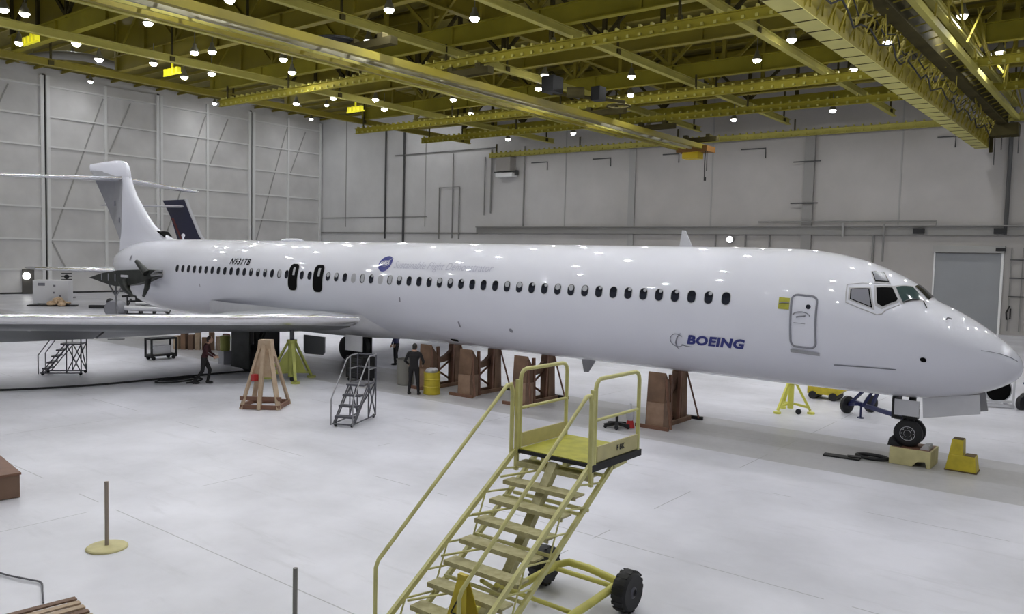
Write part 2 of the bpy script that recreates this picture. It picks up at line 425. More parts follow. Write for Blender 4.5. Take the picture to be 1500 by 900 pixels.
CW = [('rear', [(29.54, 32.4), (29.91, 38.0), (30.05, 19.2), (29.57, 22.4)], SHADE),
      ('side', [(30.05, 42.2), (30.36, 50.3), (30.54, 38.0), (30.52, 34.7), (30.27, 23.0), (30.15, 24.8)], VOID),
      ('front', [(30.42, 53.5), (30.70, 70.5), (31.00, 62.0), (30.64, 37.5)], mat('windscreen_green', (0.045, 0.075, 0.075), 0.12)),
      ('centre', [(30.73, 75.5), (30.74, 104.5), (31.06, 109), (31.06, 71)], GLASS),
      ('brow', [(29.84, 62.5), (29.91, 66.5), (29.96, 65.5), (30.00, 67.5), (30.04, 70.8), (30.25, 56.3), (29.99, 50.0)], SHADE)]
for nm, pts, m in CW:
    fr = pane('window_frame', grow(pts, 1.24 if nm != 'centre' else 1.08), mat('frame_grey', (.46, .45, .46), .4), jet, 0.008)
    if m is SHADE:
        bk = pane('glass_edge', grow(pts, 1.06), VOID, fr, 0.013)
    pane('window_pane', grow(pts, 0.93 if m is SHADE else 1.0), m if m is not SHADE else mat('covered_glass', (0.20, 0.20, 0.23), 0.3), fr, 0.019)
FO = [(29.43, 36.2), (29.72, 42), (30.01, 47.5), (30.30, 54.6)]
mb = MB(); mb.tube([fus(a, b, .004) for a, b in [(29.43, 36.2), (29.45, 27), (29.48, 18.4), (29.82, 15.5), (30.17, 13.2), (30.28, 15.5), (30.33, 20.0), (30.59, 32)]], .014, 6); mb.tube([fus(a, b, .004) for a, b in FO], .010, 6)
obj('window_surround', mb, mat('frame_grey', (.46, .45, .46), .4), jet)
mb = MB(); mb.tube([fus(30.66, 37, .03), fus(30.80, 46, .03), fus(30.92, 55, .03)], 0.012, 6); mb.tube([fus(31.00, 58, .03), fus(31.1, 50, .03)], 0.012, 6); obj('windscreen_wiper', mb, BLACK, jet)
# small marks and ports
mb = MB()
disc_from(mb, stadium(31.16, -19.5, 0.13, 0.13, 0.012, rad=0.064), fus(31.16, -19.5, 0.012)); obj('sensor_port', mb, VOID, jet)
mb = MB(); v, f = patch_mesh([(29.22, -35.6), (30.6, -32.0), (30.6, -33.0), (29.22, -36.8)], off=0.012, n=14); mb.add(v, f); obj('panel_slot', mb, SEAL, jet)
mb = MB(); mb.tube([fus(31.52, 45, 0.0), fus(31.55, 45, 0.07), fus(31.63, 45, 0.08)], 0.02, 6); obj('pitot_probe', mb, SEAL, jet)
mb = MB(); mb.tube([fus(32.25 + 0.05 * k, 10.6 + 1.85 * k, 0.008) for k in range(14)], 0.006, 5); obj('radome_seam', mb, SEAL, jet)
for nm, X, T, w, h in [('drain_port', 17.12, -33, .07, .22), ('drain_port', 19.3, -34.2, .14, .14), ('drain_port', 14.52, -10.6, .06, .16), ('drain_port', 1.75, -11.7, .05, .12), ('tail_port', -5.0, 24.4, .20, .32), ('belly_vent', 16.41, -60, .34, .16)]:
    mb = MB(); disc_from(mb, stadium(X, T, w, h, 0.014, rad=min(w, h) * .45), fus(X, T, 0.014)); obj(nm, mb, SEAL if nm != 'belly_vent' else VOID, jet)
mb = MB(); v, f = patch_mesh([(25.28, -8.2), (25.62, -8.2), (25.62, -9.6), (25.28, -9.6)], off=0.04); mb.add(v, f); obj('step_light', mb, WHITE, jet)
# lettering
vs2, fs2 = text_mesh('N931TB', 0.42, bold=0.006, shear=0.1, xs=0.80)
wd = max(v[0] for v in vs2); vs2 = [(u * 1.45 / wd, v) for u, v in vs2]; decal('registration_lettering', vs2, fs2, 3.95, 20.6, VOID, jet, 0.014)
# agency roundel
rdl = None
mb = MB(); c0 = (13.52, 31.8)
ring = [fus(c0[0] + 0.33 * math.cos(a), c0[1] + math.degrees(0.33 * math.sin(a) / 1.67), 0.012) for a in [2 * math.pi * k / 36 for k in range(36)]]
disc_from(mb, ring, fus(*c0, 0.012)); rdl = obj('agency_roundel', mb, BLUEDISC, jet)
vs2, fs2 = text_mesh('NASA', 0.20, bold=0.008); wd = max(v[0] for v in vs2); vs2 = [(u * 0.44 / wd, v) for u, v in vs2]
decal('roundel_lettering', vs2, fs2, 13.30, 29.6, WHITE, rdl, 0.018)
mb = MB(); mb.tube([fus(13.22, 27, .016), fus(13.45, 31, .016), fus(13.80, 40, .016)], 0.012, 5)
mb.tube([fus(c0[0] + 0.24 * math.cos(a), c0[1] + math.degrees(0.12 * math.sin(a) / 1.67), 0.016) for a in [2 * math.pi * k / 24 for k in range(25)]], 0.006, 4); obj('roundel_swoosh', mb, WHITE, rdl)
vs2, fs2 = text_mesh('Sustainable Flight Demonstrator', 0.42, shear=0.2); wd = max(v[0] for v in vs2); vs2 = [(u * 4.55 / wd, v) for u, v in vs2]
decal('pale_lettering', vs2, fs2, 14.02, 22.5, PALELET, jet)
vs2, fs2 = text_mesh('BOEING', 0.36, bold=0.017, shear=0.30); wd = max(v[0] for v in vs2); vs2 = [(u * 1.66 / wd, v) for u, v in vs2]
decal('maker_lettering', vs2, fs2, 25.40, -30.6, BLUELET, jet, 0.014)
mb = MB()
def sp(u, v): return fus(25.12 + u, -28.5 + math.degrees(v / 1.85), 0.016)
mb.tube([sp(0.20 * math.cos(a), 0.02 + 0.19 * math.sin(a)) for a in [R(40 + 290 * k / 20) for k in range(21)]], 0.009, 5)
mb.tube([sp(0.13, 0.24), sp(0.02, 0.12), sp(-0.05, -0.05), sp(-0.04, -0.20), sp(0.02, -0.25)], [0.006, 0.018, 0.02, 0.012, 0.004], 6)
mb.tube([sp(0.12, -0.10), sp(0.25, -0.13), sp(0.42, -0.14)], [0.016, 0.010, 0.003], 6)
obj('maker_emblem', mb, SEAL, jet)
# antennas
mb = MB(); mb.prism([(24.35, 5.2), (24.75, 5.2), (24.52, 5.66), (24.42, 5.67)], -0.02, 0.02, lambda u, v, t: (u, t, v)); obj('blade_antenna', mb, LGREY, jet)
mb = MB(); mb.prism([(21.1, 1.62), (21.62, 1.6), (21.36, 1.20), (21.2, 1.19)], -0.02, 0.02, lambda u, v, t: (u, t, v)); obj('blade_antenna', mb, GREYP, jet)
mb = MB(); mb.cyl((-2.5, 0, 5.18), (-2.5, 0, 5.36), 0.045); mb.ell((-2.5, 0, 5.40), (0.09, 0.09, 0.09)); obj('beacon_light', mb, WHITE, jet)
mb = MB(); mb.ell((6.2, 0, 5.22), (0.7, 0.3, 0.10)); obj('antenna_bump', mb, WHITE, jet)
# fin, rudder, tailplane
def fin_mesh(poly, th, dx=0, dy=0):
    m_ = MB(); n_ = len(poly); cx = sum(p[0] for p in poly) / n_
    m_.prism(poly, -th, th, lambda u, v, t: (u + dx, t + dy, v)); return m_
finp = [(-2.6, 5.15), (-3.35, 5.22), (-4.2, 5.45), (-5.1, 5.80), (-6.0, 6.45), (-7.05, 7.38), (-7.75, 8.35), (-7.78, 8.95), (-8.3, 9.36), (-9.0, 9.42), (-12.15, 9.30), (-12.1, 9.0), (-8.45, 8.35), (-8.45, 4.4)]
mb = MB(); vs = []; fs = []
# fin section by height: (z, x leading, x trailing, half thickness)
FN = [(4.4, -2.0, -8.5, .30), (5.15, -2.6, -8.5, .24), (5.25, -3.45, -8.48, .22), (5.5, -4.35, -8.45, .20), (5.9, -5.25, -8.42, .19), (6.5, -6.02, -8.40, .18), (7.4, -7.02, -8.38, .16), (8.0, -7.5, -8.36, .15), (8.45, -7.75, -8.36, .15)]
for z, xl, xt, th in FN:
    for u, v in [(0, 0), (.03, .5), (.12, .9), (.3, 1), (.7, .95), (1, .75), (1, -.75), (.7, -.95), (.3, -1), (.12, -.9), (.03, -.5)]: vs.append((xl + (xt - xl) * u, th * v, z))
n = 11
for i in range(len(FN) - 1):
    for k in range(n): fs.append((i * n + k, (i + 1) * n + k, (i + 1) * n + (k + 1) % n, i * n + (k + 1) % n))
fs.append(tuple(range(n))); fs.append(tuple((len(FN) - 1) * n + k for k in range(n)))
mb.add(vs, fs); fin = obj('tail_fin', mb, WHITE, jet, smooth=50)
mb = MB(); v = []; FT = [(-7.70, 8.30, 8.70, .04), (-7.86, 8.3, 9.02, .10), (-8.08, 8.28, 9.24, .12), (-8.5, 8.28, 9.38, .12), (-9.2, 8.3, 9.44, .12), (-10.5, 8.5, 9.42, .11), (-12.25, 8.95, 9.36, .04)]
for X, zb, zt, th in FT:
    for k in range(10):
        a = 2 * math.pi * k / 10; v.append((X, th * math.cos(a), (zb + zt) / 2 + (zt - zb) / 2 * math.sin(a)))
f = [(i * 10 + k, (i + 1) * 10 + k, (i + 1) * 10 + (k + 1) % 10, i * 10 + (k + 1) % 10) for i in range(len(FT) - 1) for k in range(10)] + [tuple(range(10)), tuple(60 + k for k in range(10))]
mb.add(v, f); obj('fin_cap', mb, WHITE, fin, smooth=60)
mb = fin_mesh([(-8.42, 4.75), (-8.42, 8.75), (-12.0, 9.0), (-10.1, 6.95), (-8.6, 5.0)], 0.10); obj('rudder', mb, GREYP, fin)  # rudder in a darker grey than the fin
mb = MB(); mb.prism([(-3.9, 5.30), (-4.35, 5.48), (-4.65, 5.62), (-4.3, 5.58)], -0.235, 0.235, lambda u, v, t: (u, t, v)); obj('fin_air_inlet', mb, VOID, fin)
mb = MB()
for X, z in ((-9.2, 7.1), (-8.7, 6.2)): mb.box((X, -0.12, z), (0.10, 0.04, 0.28))
obj('rudder_fitting', mb, SEAL, fin)
for s, nm in ((-1, 'right'), (1, 'left')):
    secs = [((-8.35, 0, 8.42), 3.1, .075, 0), ((-9.3, s * 2.0, 8.37), 2.5, .075, 0), ((-11.3, s * 6.1, 8.25), 1.3, .075, 0)]
    mb = MB(); wing_loft(mb, secs); tp = obj('tailplane', mb, WHITE, jet, smooth=50)
    mb = MB(); le_strip(mb, secs, .012, .01); obj('bare_leading_edge', mb, CHROME, tp, smooth=60)
# wings
for s in (-1, 1):
    secs = [((12.35, s * 1.2, 2.35), 8.6, .10, 1.5), ((11.95, s * 1.75, 2.37), 8.0, .115, 2.0), ((11.4, s * 2.8, 2.40), 7.3, .12, 4), ((9.7, s * 6.2, 2.43), 5.2, .14, 6), ((7.0, s * 11.4, 2.50), 3.8, .16, 6), ((4.3, s * 16.4, 2.58), 1.9, .16, 5)]
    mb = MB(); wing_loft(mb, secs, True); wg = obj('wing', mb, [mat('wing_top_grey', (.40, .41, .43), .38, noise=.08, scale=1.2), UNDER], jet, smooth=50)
    mb = MB(); le_strip(mb, secs, .034, .015, True); obj('bare_leading_edge', mb, CHROME, wg, smooth=60)
    for y, ln in ((3.6, 3.4), (6.6, 3.4), (9.8, 2.6)):
        X = 11.4 - (y - 2.8) * .5 - 4.2; mb = MB(); mb.lathe([(0.02, 0), (0.16, .3), (0.23, ln * .35), (0.2, ln * .7), (0.03, ln)], (X + 1.6, s * y, 2.02), (-1, 0, -0.05), 16); obj('flap_track_fairing', mb, LGREY, wg, smooth=60)
    mb = MB(); mb.bb(8.7, 10.7, s * 3.1 - .01, s * 3.1 + .01, 2.0, 2.14); obj('wing_seam', mb, SEAL, wg)
    # lowered flaps
    for ya, yb in ((3.3, 7.4), (7.5, 12.2)):
        mb = MB(); q4 = []
        for y in (ya, yb):
            t = (y - 2.8) / (16.4 - 2.8); lx = 11.4 - (y - 2.8) * .5 ; c_ = 7.3 - (y - 2.8) * .55 if y < 6.2 else 5.4 - (y - 6.2) * .27
            q4.append([(lx - c_ * .76, s * y, 2.02), (lx - c_ * .70, s * y, 1.88), (lx - c_ * .93, s * y, 1.34), (lx - c_ * .98, s * y, 1.40), (lx - c_ * .86, s * y, 1.78)])
        mb.add(q4[0] + q4[1], [(0, 1, 2, 3, 4), (9, 8, 7, 6, 5)] + [(i, (i + 1) % 5, 5 + (i + 1) % 5, 5 + i) for i in range(5)])
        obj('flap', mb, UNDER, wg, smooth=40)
    # main landing gear
    mb = MB(); gx = 7.35; gy = s * 2.54
    mb.cyl((gx, gy, 0.55), (gx, gy, 2.1), 0.12); mb.tube([(gx, gy, 1.1), (gx - 1.0, s * 1.3, 1.9)], 0.06); mb.tube([(gx, gy, 0.8), (gx + .9, gy, 2.0)], 0.05)
    mb.cyl((gx, gy - .42, 0.54), (gx, gy + .42, 0.54), 0.09)
    g = obj('main_landing_gear', mb, DARKMET, jet, smooth=40)
    for q in (-.34, .34):
        mb = MB(); mb.lathe([(.26, -.19), (.44, -.19), (.53, -.12), (.54, 0), (.53, .12), (.44, .19), (.26, .19)], (gx, gy + q, 0.54), (0, 1, 0), 32); obj('tyre', mb, BLACK, g, smooth=40)
        mb = MB(); mb.lathe([(.26, -.15), (.1, -.17), (.1, .17), (.26, .15)], (gx, gy + q, 0.54), (0, 1, 0), 20); obj('wheel_hub', mb, STEEL, g, smooth=40)
    mb = MB(); mb.bb(gx - .75, gx + .45, s * 3.15 - .03, s * 3.15 + .03, 0.14, 1.95); obj('gear_door', mb, DARKMET, g)
mb = MB(); mb.prism([(9.02, 1.50), (10.28, 1.50), (10.28, .90), (10.18, .80), (9.12, .76), (9.02, .86)], -1.47, -1.53, lambda u, v, t: (u, t, v)); obj('belly_gear_door', mb, UNDER, jet)
mb = MB(); mb.bb(11.5, 12.4, -1.52, -1.46, 1.12, 1.7); obj('belly_gear_door', mb, LGREY, jet)
mb = MB(); mb.bb(5.7, 7.7, -1.75, -1.7, .30, 1.9); obj('gear_bay_door', mb, BLACK, jet)
# nose gear
mb = MB(); gx = 30.72
mb.cyl((gx, 0, .74), (gx + .03, 0, 1.75), .085); mb.tube([(gx, 0, 1.05), (gx - .42, 0, 1.65)], .05); mb.cyl((gx, -.20, .74), (gx, .20, .74), .06)
mb.tube([(gx - .05, -.1, 1.15), (gx - .22, -.12, .95), (gx - .05, -.12, .80)], .03); mb.bb(gx - .17, gx + .17, -.12, .12, 1.08, 1.32); mb.box((gx - .27, -.1, 1.08), (.16, .1, .07))
ng = obj('nose_landing_gear', mb, DARKMET, jet, smooth=40)
for q in (-.17, .17):
    mb = MB(); mb.lathe([(.19, -.085), (.27, -.085), (.325, -.05), (.33, 0), (.325, .05), (.27, .085), (.19, .085)], (gx, q, .74), (0, 1, 0), 36); obj('tyre', mb, BLACK, ng, smooth=40)
    mb = MB(); mb.lathe([(.195, -.06), (.17, -.09), (.10, -.05), (.08, -.10), (.08, .10), (.10, .05), (.17, .09), (.195, .06)], (gx, q, .74), (0, 1, 0), 28)
    for k in range(8):
        a = 2 * math.pi * k / 8; mb.cyl((gx + .135 * math.cos(a), q - .1, .74 + .135 * math.sin(a)), (gx + .135 * math.cos(a), q + .1, .74 + .135 * math.sin(a)), .012, 6)
    obj('wheel_hub', mb, LGREY, ng, smooth=40)
mb = MB(); mb.bb(30.43, 30.98, -.42, -.38, 1.20, 1.58); obj('nose_gear_door', mb, LGREY, ng)
mb = MB(); mb.prism([(31.04, 1.68), (32.22, 1.90), (32.26, 1.46), (31.08, 1.20)], -.40, -.44, lambda u, v, t: (u, t, v)); obj('nose_gear_door', mb, LGREY, ng)
mb = MB(); mb.prism([(31.04, 1.68), (32.22, 1.90), (32.30, 1.42), (31.08, 1.20)], .40, .44, lambda u, v, t: (u, t, v)); obj('nose_gear_door', mb, GREYP, ng)
mb = MB(); mb.bb(30.36, 30.43, -.36, .36, 1.1, 1.62); obj('gear_bay_edge', mb, BLACK, ng)
# bare engine pylon (engine removed)
PY = -2.05
mb = MB()
mb.prism([(-8.0, 3.14), (-6.6, 3.42), (-5.0, 3.60), (-2.8, 3.70), (-1.4, 3.72), (-1.4, 3.40), (-2.6, 3.10), (-3.8, 2.92), (-5.2, 2.80), (-6.4, 2.92)], PY, PY + .9, lambda u, v, t: (u, t, v))
py = obj('engine_pylon', mb, DARKMET, jet)
mb = MB(); mb.tube([(-1.6, PY - .05, 3.50), (-1.2, PY - .08, 3.66), (-.6, PY - .1, 3.70)], .05); mb.tube([(-1.6, PY - .05, 3.46), (-1.1, PY - .1, 3.5), (-.55, PY - .1, 3.55)], .05); mb.box((-1.05, PY - .02, 3.52), (.6, .1, .14)); obj('pylon_nose', mb, STEEL, py)
mb = MB(); mb.tube([(-2.05, PY - .05, 3.55), (-2.45, PY - .1, 3.85), (-2.85, PY - .12, 4.10)], [.17, .15, .10], 10); mb.tube([(-2.0, PY, 3.25), (-2.05, PY - .05, 2.85), (-2.35, PY - .05, 2.45)], [.14, .12, .07], 10)
obj('engine_mount_yoke', mb, DARKMET, py, smooth=50); mb = MB(); mb.tube([(-4.3, PY, 3.05), (-4.0, PY - .05, 2.7), (-3.45, PY - .05, 2.42)], [.28, .18, .06], 10); mb.tube([(-3.45, PY - .05, 2.42), (-3.1, PY - .05, 2.40)], [.06, .05], 8); obj('engine_mount_yoke', mb, DARKMET, py, smooth=50)
mb = MB()
for X in (-6.6, -5.9, -5.2): mb = MB(); mb.bb(X - .04, X + .04, PY - .02, PY, 3.05, 3.42); obj('pylon_rib', mb, SEAL, py)
mb = MB(); mb.bb(-4.6, -3.9, PY - .03, PY, 3.28, 3.40); obj('access_plate', mb, LGREY, py)
# =================================================================== SECOND JET (behind the tail)
j2 = thing('jet_airliner', 'second jet far behind the white tail, showing its dark blue fin', 'airplane', (-20, 20, 0))
def t2(p): return (p[0] - 31.3, p[1] + 20, p[2])
mb = MB(); vs = []; fs = []; XX = [-8.6, -7.6, -6, -4, -1, 8, 17, 26, 28.6, 30.2, 31.2, 32, 32.7, 33]
for X in XX:
    for k in range(40): vs.append(t2(fus(X, 9 * k)))
for i in range(len(XX) - 1):
    for k in range(40): fs.append((i * 40 + k, (i + 1) * 40 + k, (i + 1) * 40 + (k + 1) % 40, i * 40 + (k + 1) % 40))
mb.add(vs, fs); obj('fuselage', mb, WHITE, j2, smooth=60)
mb = MB(); mb.prism([(-34.0, 5.15), (-35.9, 7.8), (-36.95, 9.30), (-40.9, 9.30), (-39.4, 7.6), (-37.9, 5.0), (-37, 4.6)], 19.88, 20.12, lambda u, v, t: (u, t, v)); f2 = obj('tail_fin', mb, NAVY, j2)
mb = MB(); mb.tube([(-33.3, 20, 5.15), (-34.4, 20, 5.9), (-35.9, 20, 7.85), (-36.9, 20, 9.3)], .15, 8); obj('pale_leading_edge', mb, WHITE, f2)
mb = MB(); mb.prism([(-39.3, 7.6), (-38.9, 7.6), (-37.2, 5.3), (-37.5, 5.3)], 19.86, 20.14, lambda u, v, t: (u, t, v)); obj('red_stripe', mb, mat('dull_red', (.16, .03, .03), .5), f2)
for s in (-1, 1):
    secs = [((-37.0, 20, 8.65), 3.0, .09, 0), ((-39.8, 20 + s * 6.1, 8.45), 1.3, .09, 0)]
    mb = MB(); wing_loft(mb, secs)
    if s < 0: obj('tailplane', mb, WHITE, j2, smooth=50)
    secs = [((-19.4, 20 + s * 1.2, 2.8), 8.0, .12, 0), ((-29, 20 + s * 16.4, 3.0), 1.9, .12, 0)]
    mb = MB(); wing_loft(mb, secs); w2 = obj('wing', mb, LGREY, j2, smooth=50)
    mb = MB(); le_strip(mb, secs, .04, .02); obj('bare_leading_edge', mb, CHROME, w2, smooth=60)
    mb = MB(); mb.cyl((-23.7, 20 + s * 2.5, .5), (-23.7, 20 + s * 2.5, 2.4), .15); mb.lathe([(.2, -.4), (.5, -.35), (.5, .35), (.2, .4)], (-23.7, 20 + s * 2.5, .5), (0, 1, 0), 20); obj('main_landing_gear', mb, BLACK, j2)
mb = MB(); mb.cyl((-.6, 20, .35), (-.6, 20, 1.8), .1); mb.lathe([(.1, -.25), (.35, -.2), (.35, .2), (.1, .25)], (-.6, 20, .35), (0, 1, 0), 20); obj('nose_landing_gear', mb, BLACK, j2)
# =================================================================== TIMBER CRADLES under the fuselage
PLYL = mat('pale_plywood', (0.33, 0.215, 0.145), 0.7, col2=(0.22, 0.135, 0.085), scale=3)
def belly(y): return 3.54 - 1.94 * math.sqrt(max(0, 1 - (y / 1.67) ** 2))
def cradle(label, X, near=-0.95, far=0.95, w=0.56):
    t = thing('timber_cradle', label, 'shoring stand', (X, 0, 0), 0, 'plywood cradles under the fuselage')
    x0, x1 = X - w / 2, X + w / 2
    for s, yy in ((-1, near), (1, far)):
        yo, yi = yy - s * .06, yy - s * .36
        a0, a1 = (x0, x1) if s < 0 else (x0, x0 + .34)
        top = 1.60 if s < 0 else belly(yo) - .02; ti = 1.22 if s < 0 else 1.45
        mb = MB(); mb.add([(a0, yo + s * .10, 0), (a1, yo + s * .10, 0), (a1, yi, 0), (a0, yi, 0), (a0, yo, top), (a1, yo, top), (a1, yi, ti), (a0, yi, ti)], [(3, 2, 1, 0), (4, 5, 6, 7), (0, 1, 5, 4), (1, 2, 6, 5), (2, 3, 7, 6), (3, 0, 4, 7)])
        obj('plywood_tower', mb, PLY, t)
        if s < 0: mb = MB(); mb.bb(x0 + .06, x1 + .03, yo + s * .14, yi, 0, .74); obj('base_box', mb, PLYL, t)
        mb = MB(); mb.bar((a1 - .04, yi - s * .12, 0), (a1 - .04, yi - s * .06, 1.52), .09, .09); obj('edge_post', mb, WOODR, t)
        mb = MB(); mb.bar((x1 + (.12 if s > 0 else .30), yo + s * .20, .05), (a1, yo, 1.45), .06, .05); obj('slant_brace', mb, WOODR, t)
        mb = MB(); mb.bar((x0 - .25, yo + s * .22, .05), (x1 + .24, yo + s * .22, .05), .08, .1); obj('outrigger', mb, WOODR if s < 0 else BLACK, t)
    xx = x0 + .05
    pl = []; n = 12; a, b = near + .30, far - .30
    for k in range(n + 1):
        y = a + (b - a) * k / n; pl.append((y, 1.04 + .30 * (y / .65) ** 2))
    for k in range(n + 1):
        y = b - (b - a) * k / n; pl.append((y, .86 + .12 * (y / .65) ** 2))
    mb = MB(); mb.prism(pl, xx - .03, xx + .12, lambda u, v, t_: (t_, u, v)); obj('curved_saddle', mb, PLY, t)
    mb = MB(); mb.bar((xx, near + .34, .20), (xx, far - .34, .88), .045, .06); obj('cross_brace', mb, WOODR, t)
    mb = MB(); mb.bar((xx, near + .34, .88), (xx, far - .34, .20), .045, .06); obj('cross_brace', mb, WOODR, t)
    for xx in (x0 + .05, x1 - .1): mb = MB(); mb.bar((xx, near, .06), (xx, far, .06), .08, .12); obj('bottom_sill', mb, PLY, t)
cradle('brown plywood cradle under the belly right behind the standing worker and yellow drum', 15.1)
cradle('brown plywood cradle under the fuselage just right of the yellow drum', 17.0)
cradle('brown plywood cradle partly hidden by the left rail of the yellow stair platform', 19.35)
cradle('foremost brown plywood cradle, just right of the yellow stair platform', 24.25)
# pale timber trestle under the wing
tr = thing('timber_trestle', 'tall pale timber A-frame trestle under the near wing beside the yellow tripod jack', 'trestle', (14.1, -6.75, 0))
cx, cy = 13.95, -6.72; hw = .62
dirx = Vector((.80, .60, 0)).normalized(); diry = Vector((-.60, .80, 0))
def L(u, v, z): return Vector((cx, cy, 0)) + dirx * u * .92 + diry * v + Vector((0, 0, z))
mb = MB()
for u in (-hw, hw):
    mb2 = MB(); mb2.bar(L(u, -.55, 0), L(u * .28, -.12, 1.80), .14, .06); obj('leg', mb2, PINE, tr)
    mb2 = MB(); mb2.bar(L(u, .55, 0), L(u * .28, .12, 1.80), .14, .06); obj('leg', mb2, PINE, tr)
mb.prism([(-.42, .95), (.42, .95), (.22, 1.72), (-.22, 1.72)], -.02, .02, lambda u, v, t: L(u, -.33 + (v - .85) * .2 + t, v)); obj('gusset_panel', mb, PINE, tr)
mb = MB(); mb.bb(-.2, .2, -.2, .2, 0, .5); mb = MB(); mb.prism([(-.26, 1.55), (.26, 1.55), (.20, 2.06), (-.20, 2.06)], -.16, .16, lambda u, v, t: L(u, t, v)); obj('head_block', mb, PINE, tr)
mb = MB(); mb.bar(L(0, -.62, .0), L(0, -.17, 1.9), .10, .16); obj('centre_post', mb, PINE, tr)
mb = MB()
for v in (-.55, .55): mb.bar(L(-hw, v, .07), L(hw, v, .07), .07, .13)
mb.bar(L(-hw, -.55, .07), L(-hw, .55, .07), .07, .13); mb.bar(L(hw, -.55, .07), L(hw, .55, .07), .07, .13); mb.bar(L(-.68, -.48, .32), L(.68, -.48, .32), .06, .12); obj('bottom_frame', mb, WOODR, tr)
mb = MB(); mb.box(L(-.22, -.42, .95), (.16, .16, .2)); obj('red_fitting', mb, RED, tr)
# tripod jacks
def jack(label, c, h, ram, m, sc_=1.0, ang=0.3, plate=True):
    t = thing('tripod_jack', label, 'aircraft jack', (c[0], c[1], 0)); C = Vector((c[0], c[1], 0))
    mb = MB(); mb.cyl(C + Vector((0, 0, .12)), C + Vector((0, 0, h)), .13 * sc_, 18); mb.cyl(C + Vector((0, 0, h - .12)), C + Vector((0, 0, h)), .18 * sc_, 18); obj('cylinder', mb, m, t, smooth=40)
    mb = MB(); mb.cyl(C + Vector((0, 0, h)), C + Vector((0, 0, ram)), .075 * sc_, 14); mb.cyl(C + Vector((0, 0, ram - .08)), C + Vector((0, 0, ram)), .12 * sc_, 14); obj('ram', mb, GUNMET, t, smooth=40)
    for k in range(3):
        a = ang + k * 2 * math.pi / 3; d = Vector((math.cos(a), math.sin(a), 0)); mb = MB()
        mb.bar(C + d * .12 + Vector((0, 0, h - .06)), C + d * .85 * sc_ + Vector((0, 0, .10)), .10 * sc_, .07); mb.bar(C + d * .1 + Vector((0, 0, .28)), C + d * .8 * sc_ + Vector((0, 0, .2)), .07, .07)
        if plate: mb.prism([(.10, .30), (.62 * sc_, .25), (.35 * sc_, h * .55), (.10, h * .80)], -.012, .012, lambda u, v, tt: C + d * u + Vector((-d.y, d.x, 0)) * tt + Vector((0, 0, v)))
        lg = obj('leg', mb, m, t)
        mb = MB(); mb.cyl(C + d * .88 * sc_, C + d * .88 * sc_ + Vector((0, 0, .06)), .16 * sc_, 16); obj('foot_pad', mb, m, lg)
    mb = MB(); mb.lathe([(.03, -.03), (.09, -.03), (.09, .03), (.03, .03)], C + Vector((.35, -.25, .09)), (0, 1, 0), 14); obj('caster', mb, BLACK, t)
jack('yellow-green tripod jack under the wing, right behind the pale timber trestle', (10.25, -3.0), 1.50, 2.02, YELGRN, 1.05, -.5)
jack('bright yellow tripod jack under the nose, left of the blue towbar', (26.25, 4.45), 1.05, 1.64, mat('jack_yellow', (.70, .68, .12), .5), .72, .2, False)
# far yellow unit
yu = thing('equipment_cart', 'low yellow tapered cart on the floor beyond the nose, just left of the blue towbar', 'cart', (26.3, 8.0, 0))
mb = MB(); mb.prism([(25.75, .18), (26.75, .18), (27.0, .40), (26.75, .62), (25.75, .62)], 7.6, 8.3, lambda u, v, t: (u, t, v)); obj('body', mb, YELB, yu)
for xx in (25.95, 26.65):
    mb = MB(); mb.lathe([(.05, -.42), (.14, -.42), (.14, .42), (.05, .42)], (xx, 7.95, .14), (0, 1, 0), 14); obj('wheel', mb, BLACK, yu)
mb = MB(); mb.bar((27.0, 7.95, .4), (27.3, 7.95, .42), .05, .05); obj('hitch', mb, BLACK, yu)
# towbar (blue)
tb = thing('towbar', 'dark blue wheeled towbar lying behind the nose wheel', 'towbar', (28.6, 4.8, 0))
mb = MB(); mb.bar((27.85, 5.5, .42), (30.3, 3.3, .40), .10, .12); mb.bar((27.75, 5.6, .3), (28.5, 5.3, 1.15), .08, .08); mb.bar((28.35, 4.85, .42), (28.75, 5.0, 1.2), .08, .08); mb.bar((28.6, 4.9, .42), (28.9, 4.7, 1.2), .08, .08); mb.bar((27.7, 5.65, .28), (28.1, 5.05, .42), .09, .09)
obj('bar', mb, DKBLUE, tb)
for q in (0, .9):
    mb = MB(); mb.lathe([(.08, -.08), (.2, -.09), (.28, -.05), (.28, .05), (.2, .09), (.08, .08)], (27.68 + q * .6, 5.62 + q * .8, .28), (.8, -.35, 0), 24); obj('wheel', mb, BLACK, tb, smooth=40)
mb = MB(); mb.cyl((28.25, 5.05, 0), (28.25, 5.05, .42), .03); mb.cyl((28.25, 5.05, 0), (28.25, 5.05, .03), .1); obj('jockey_leg', mb, DKBLUE, tb)
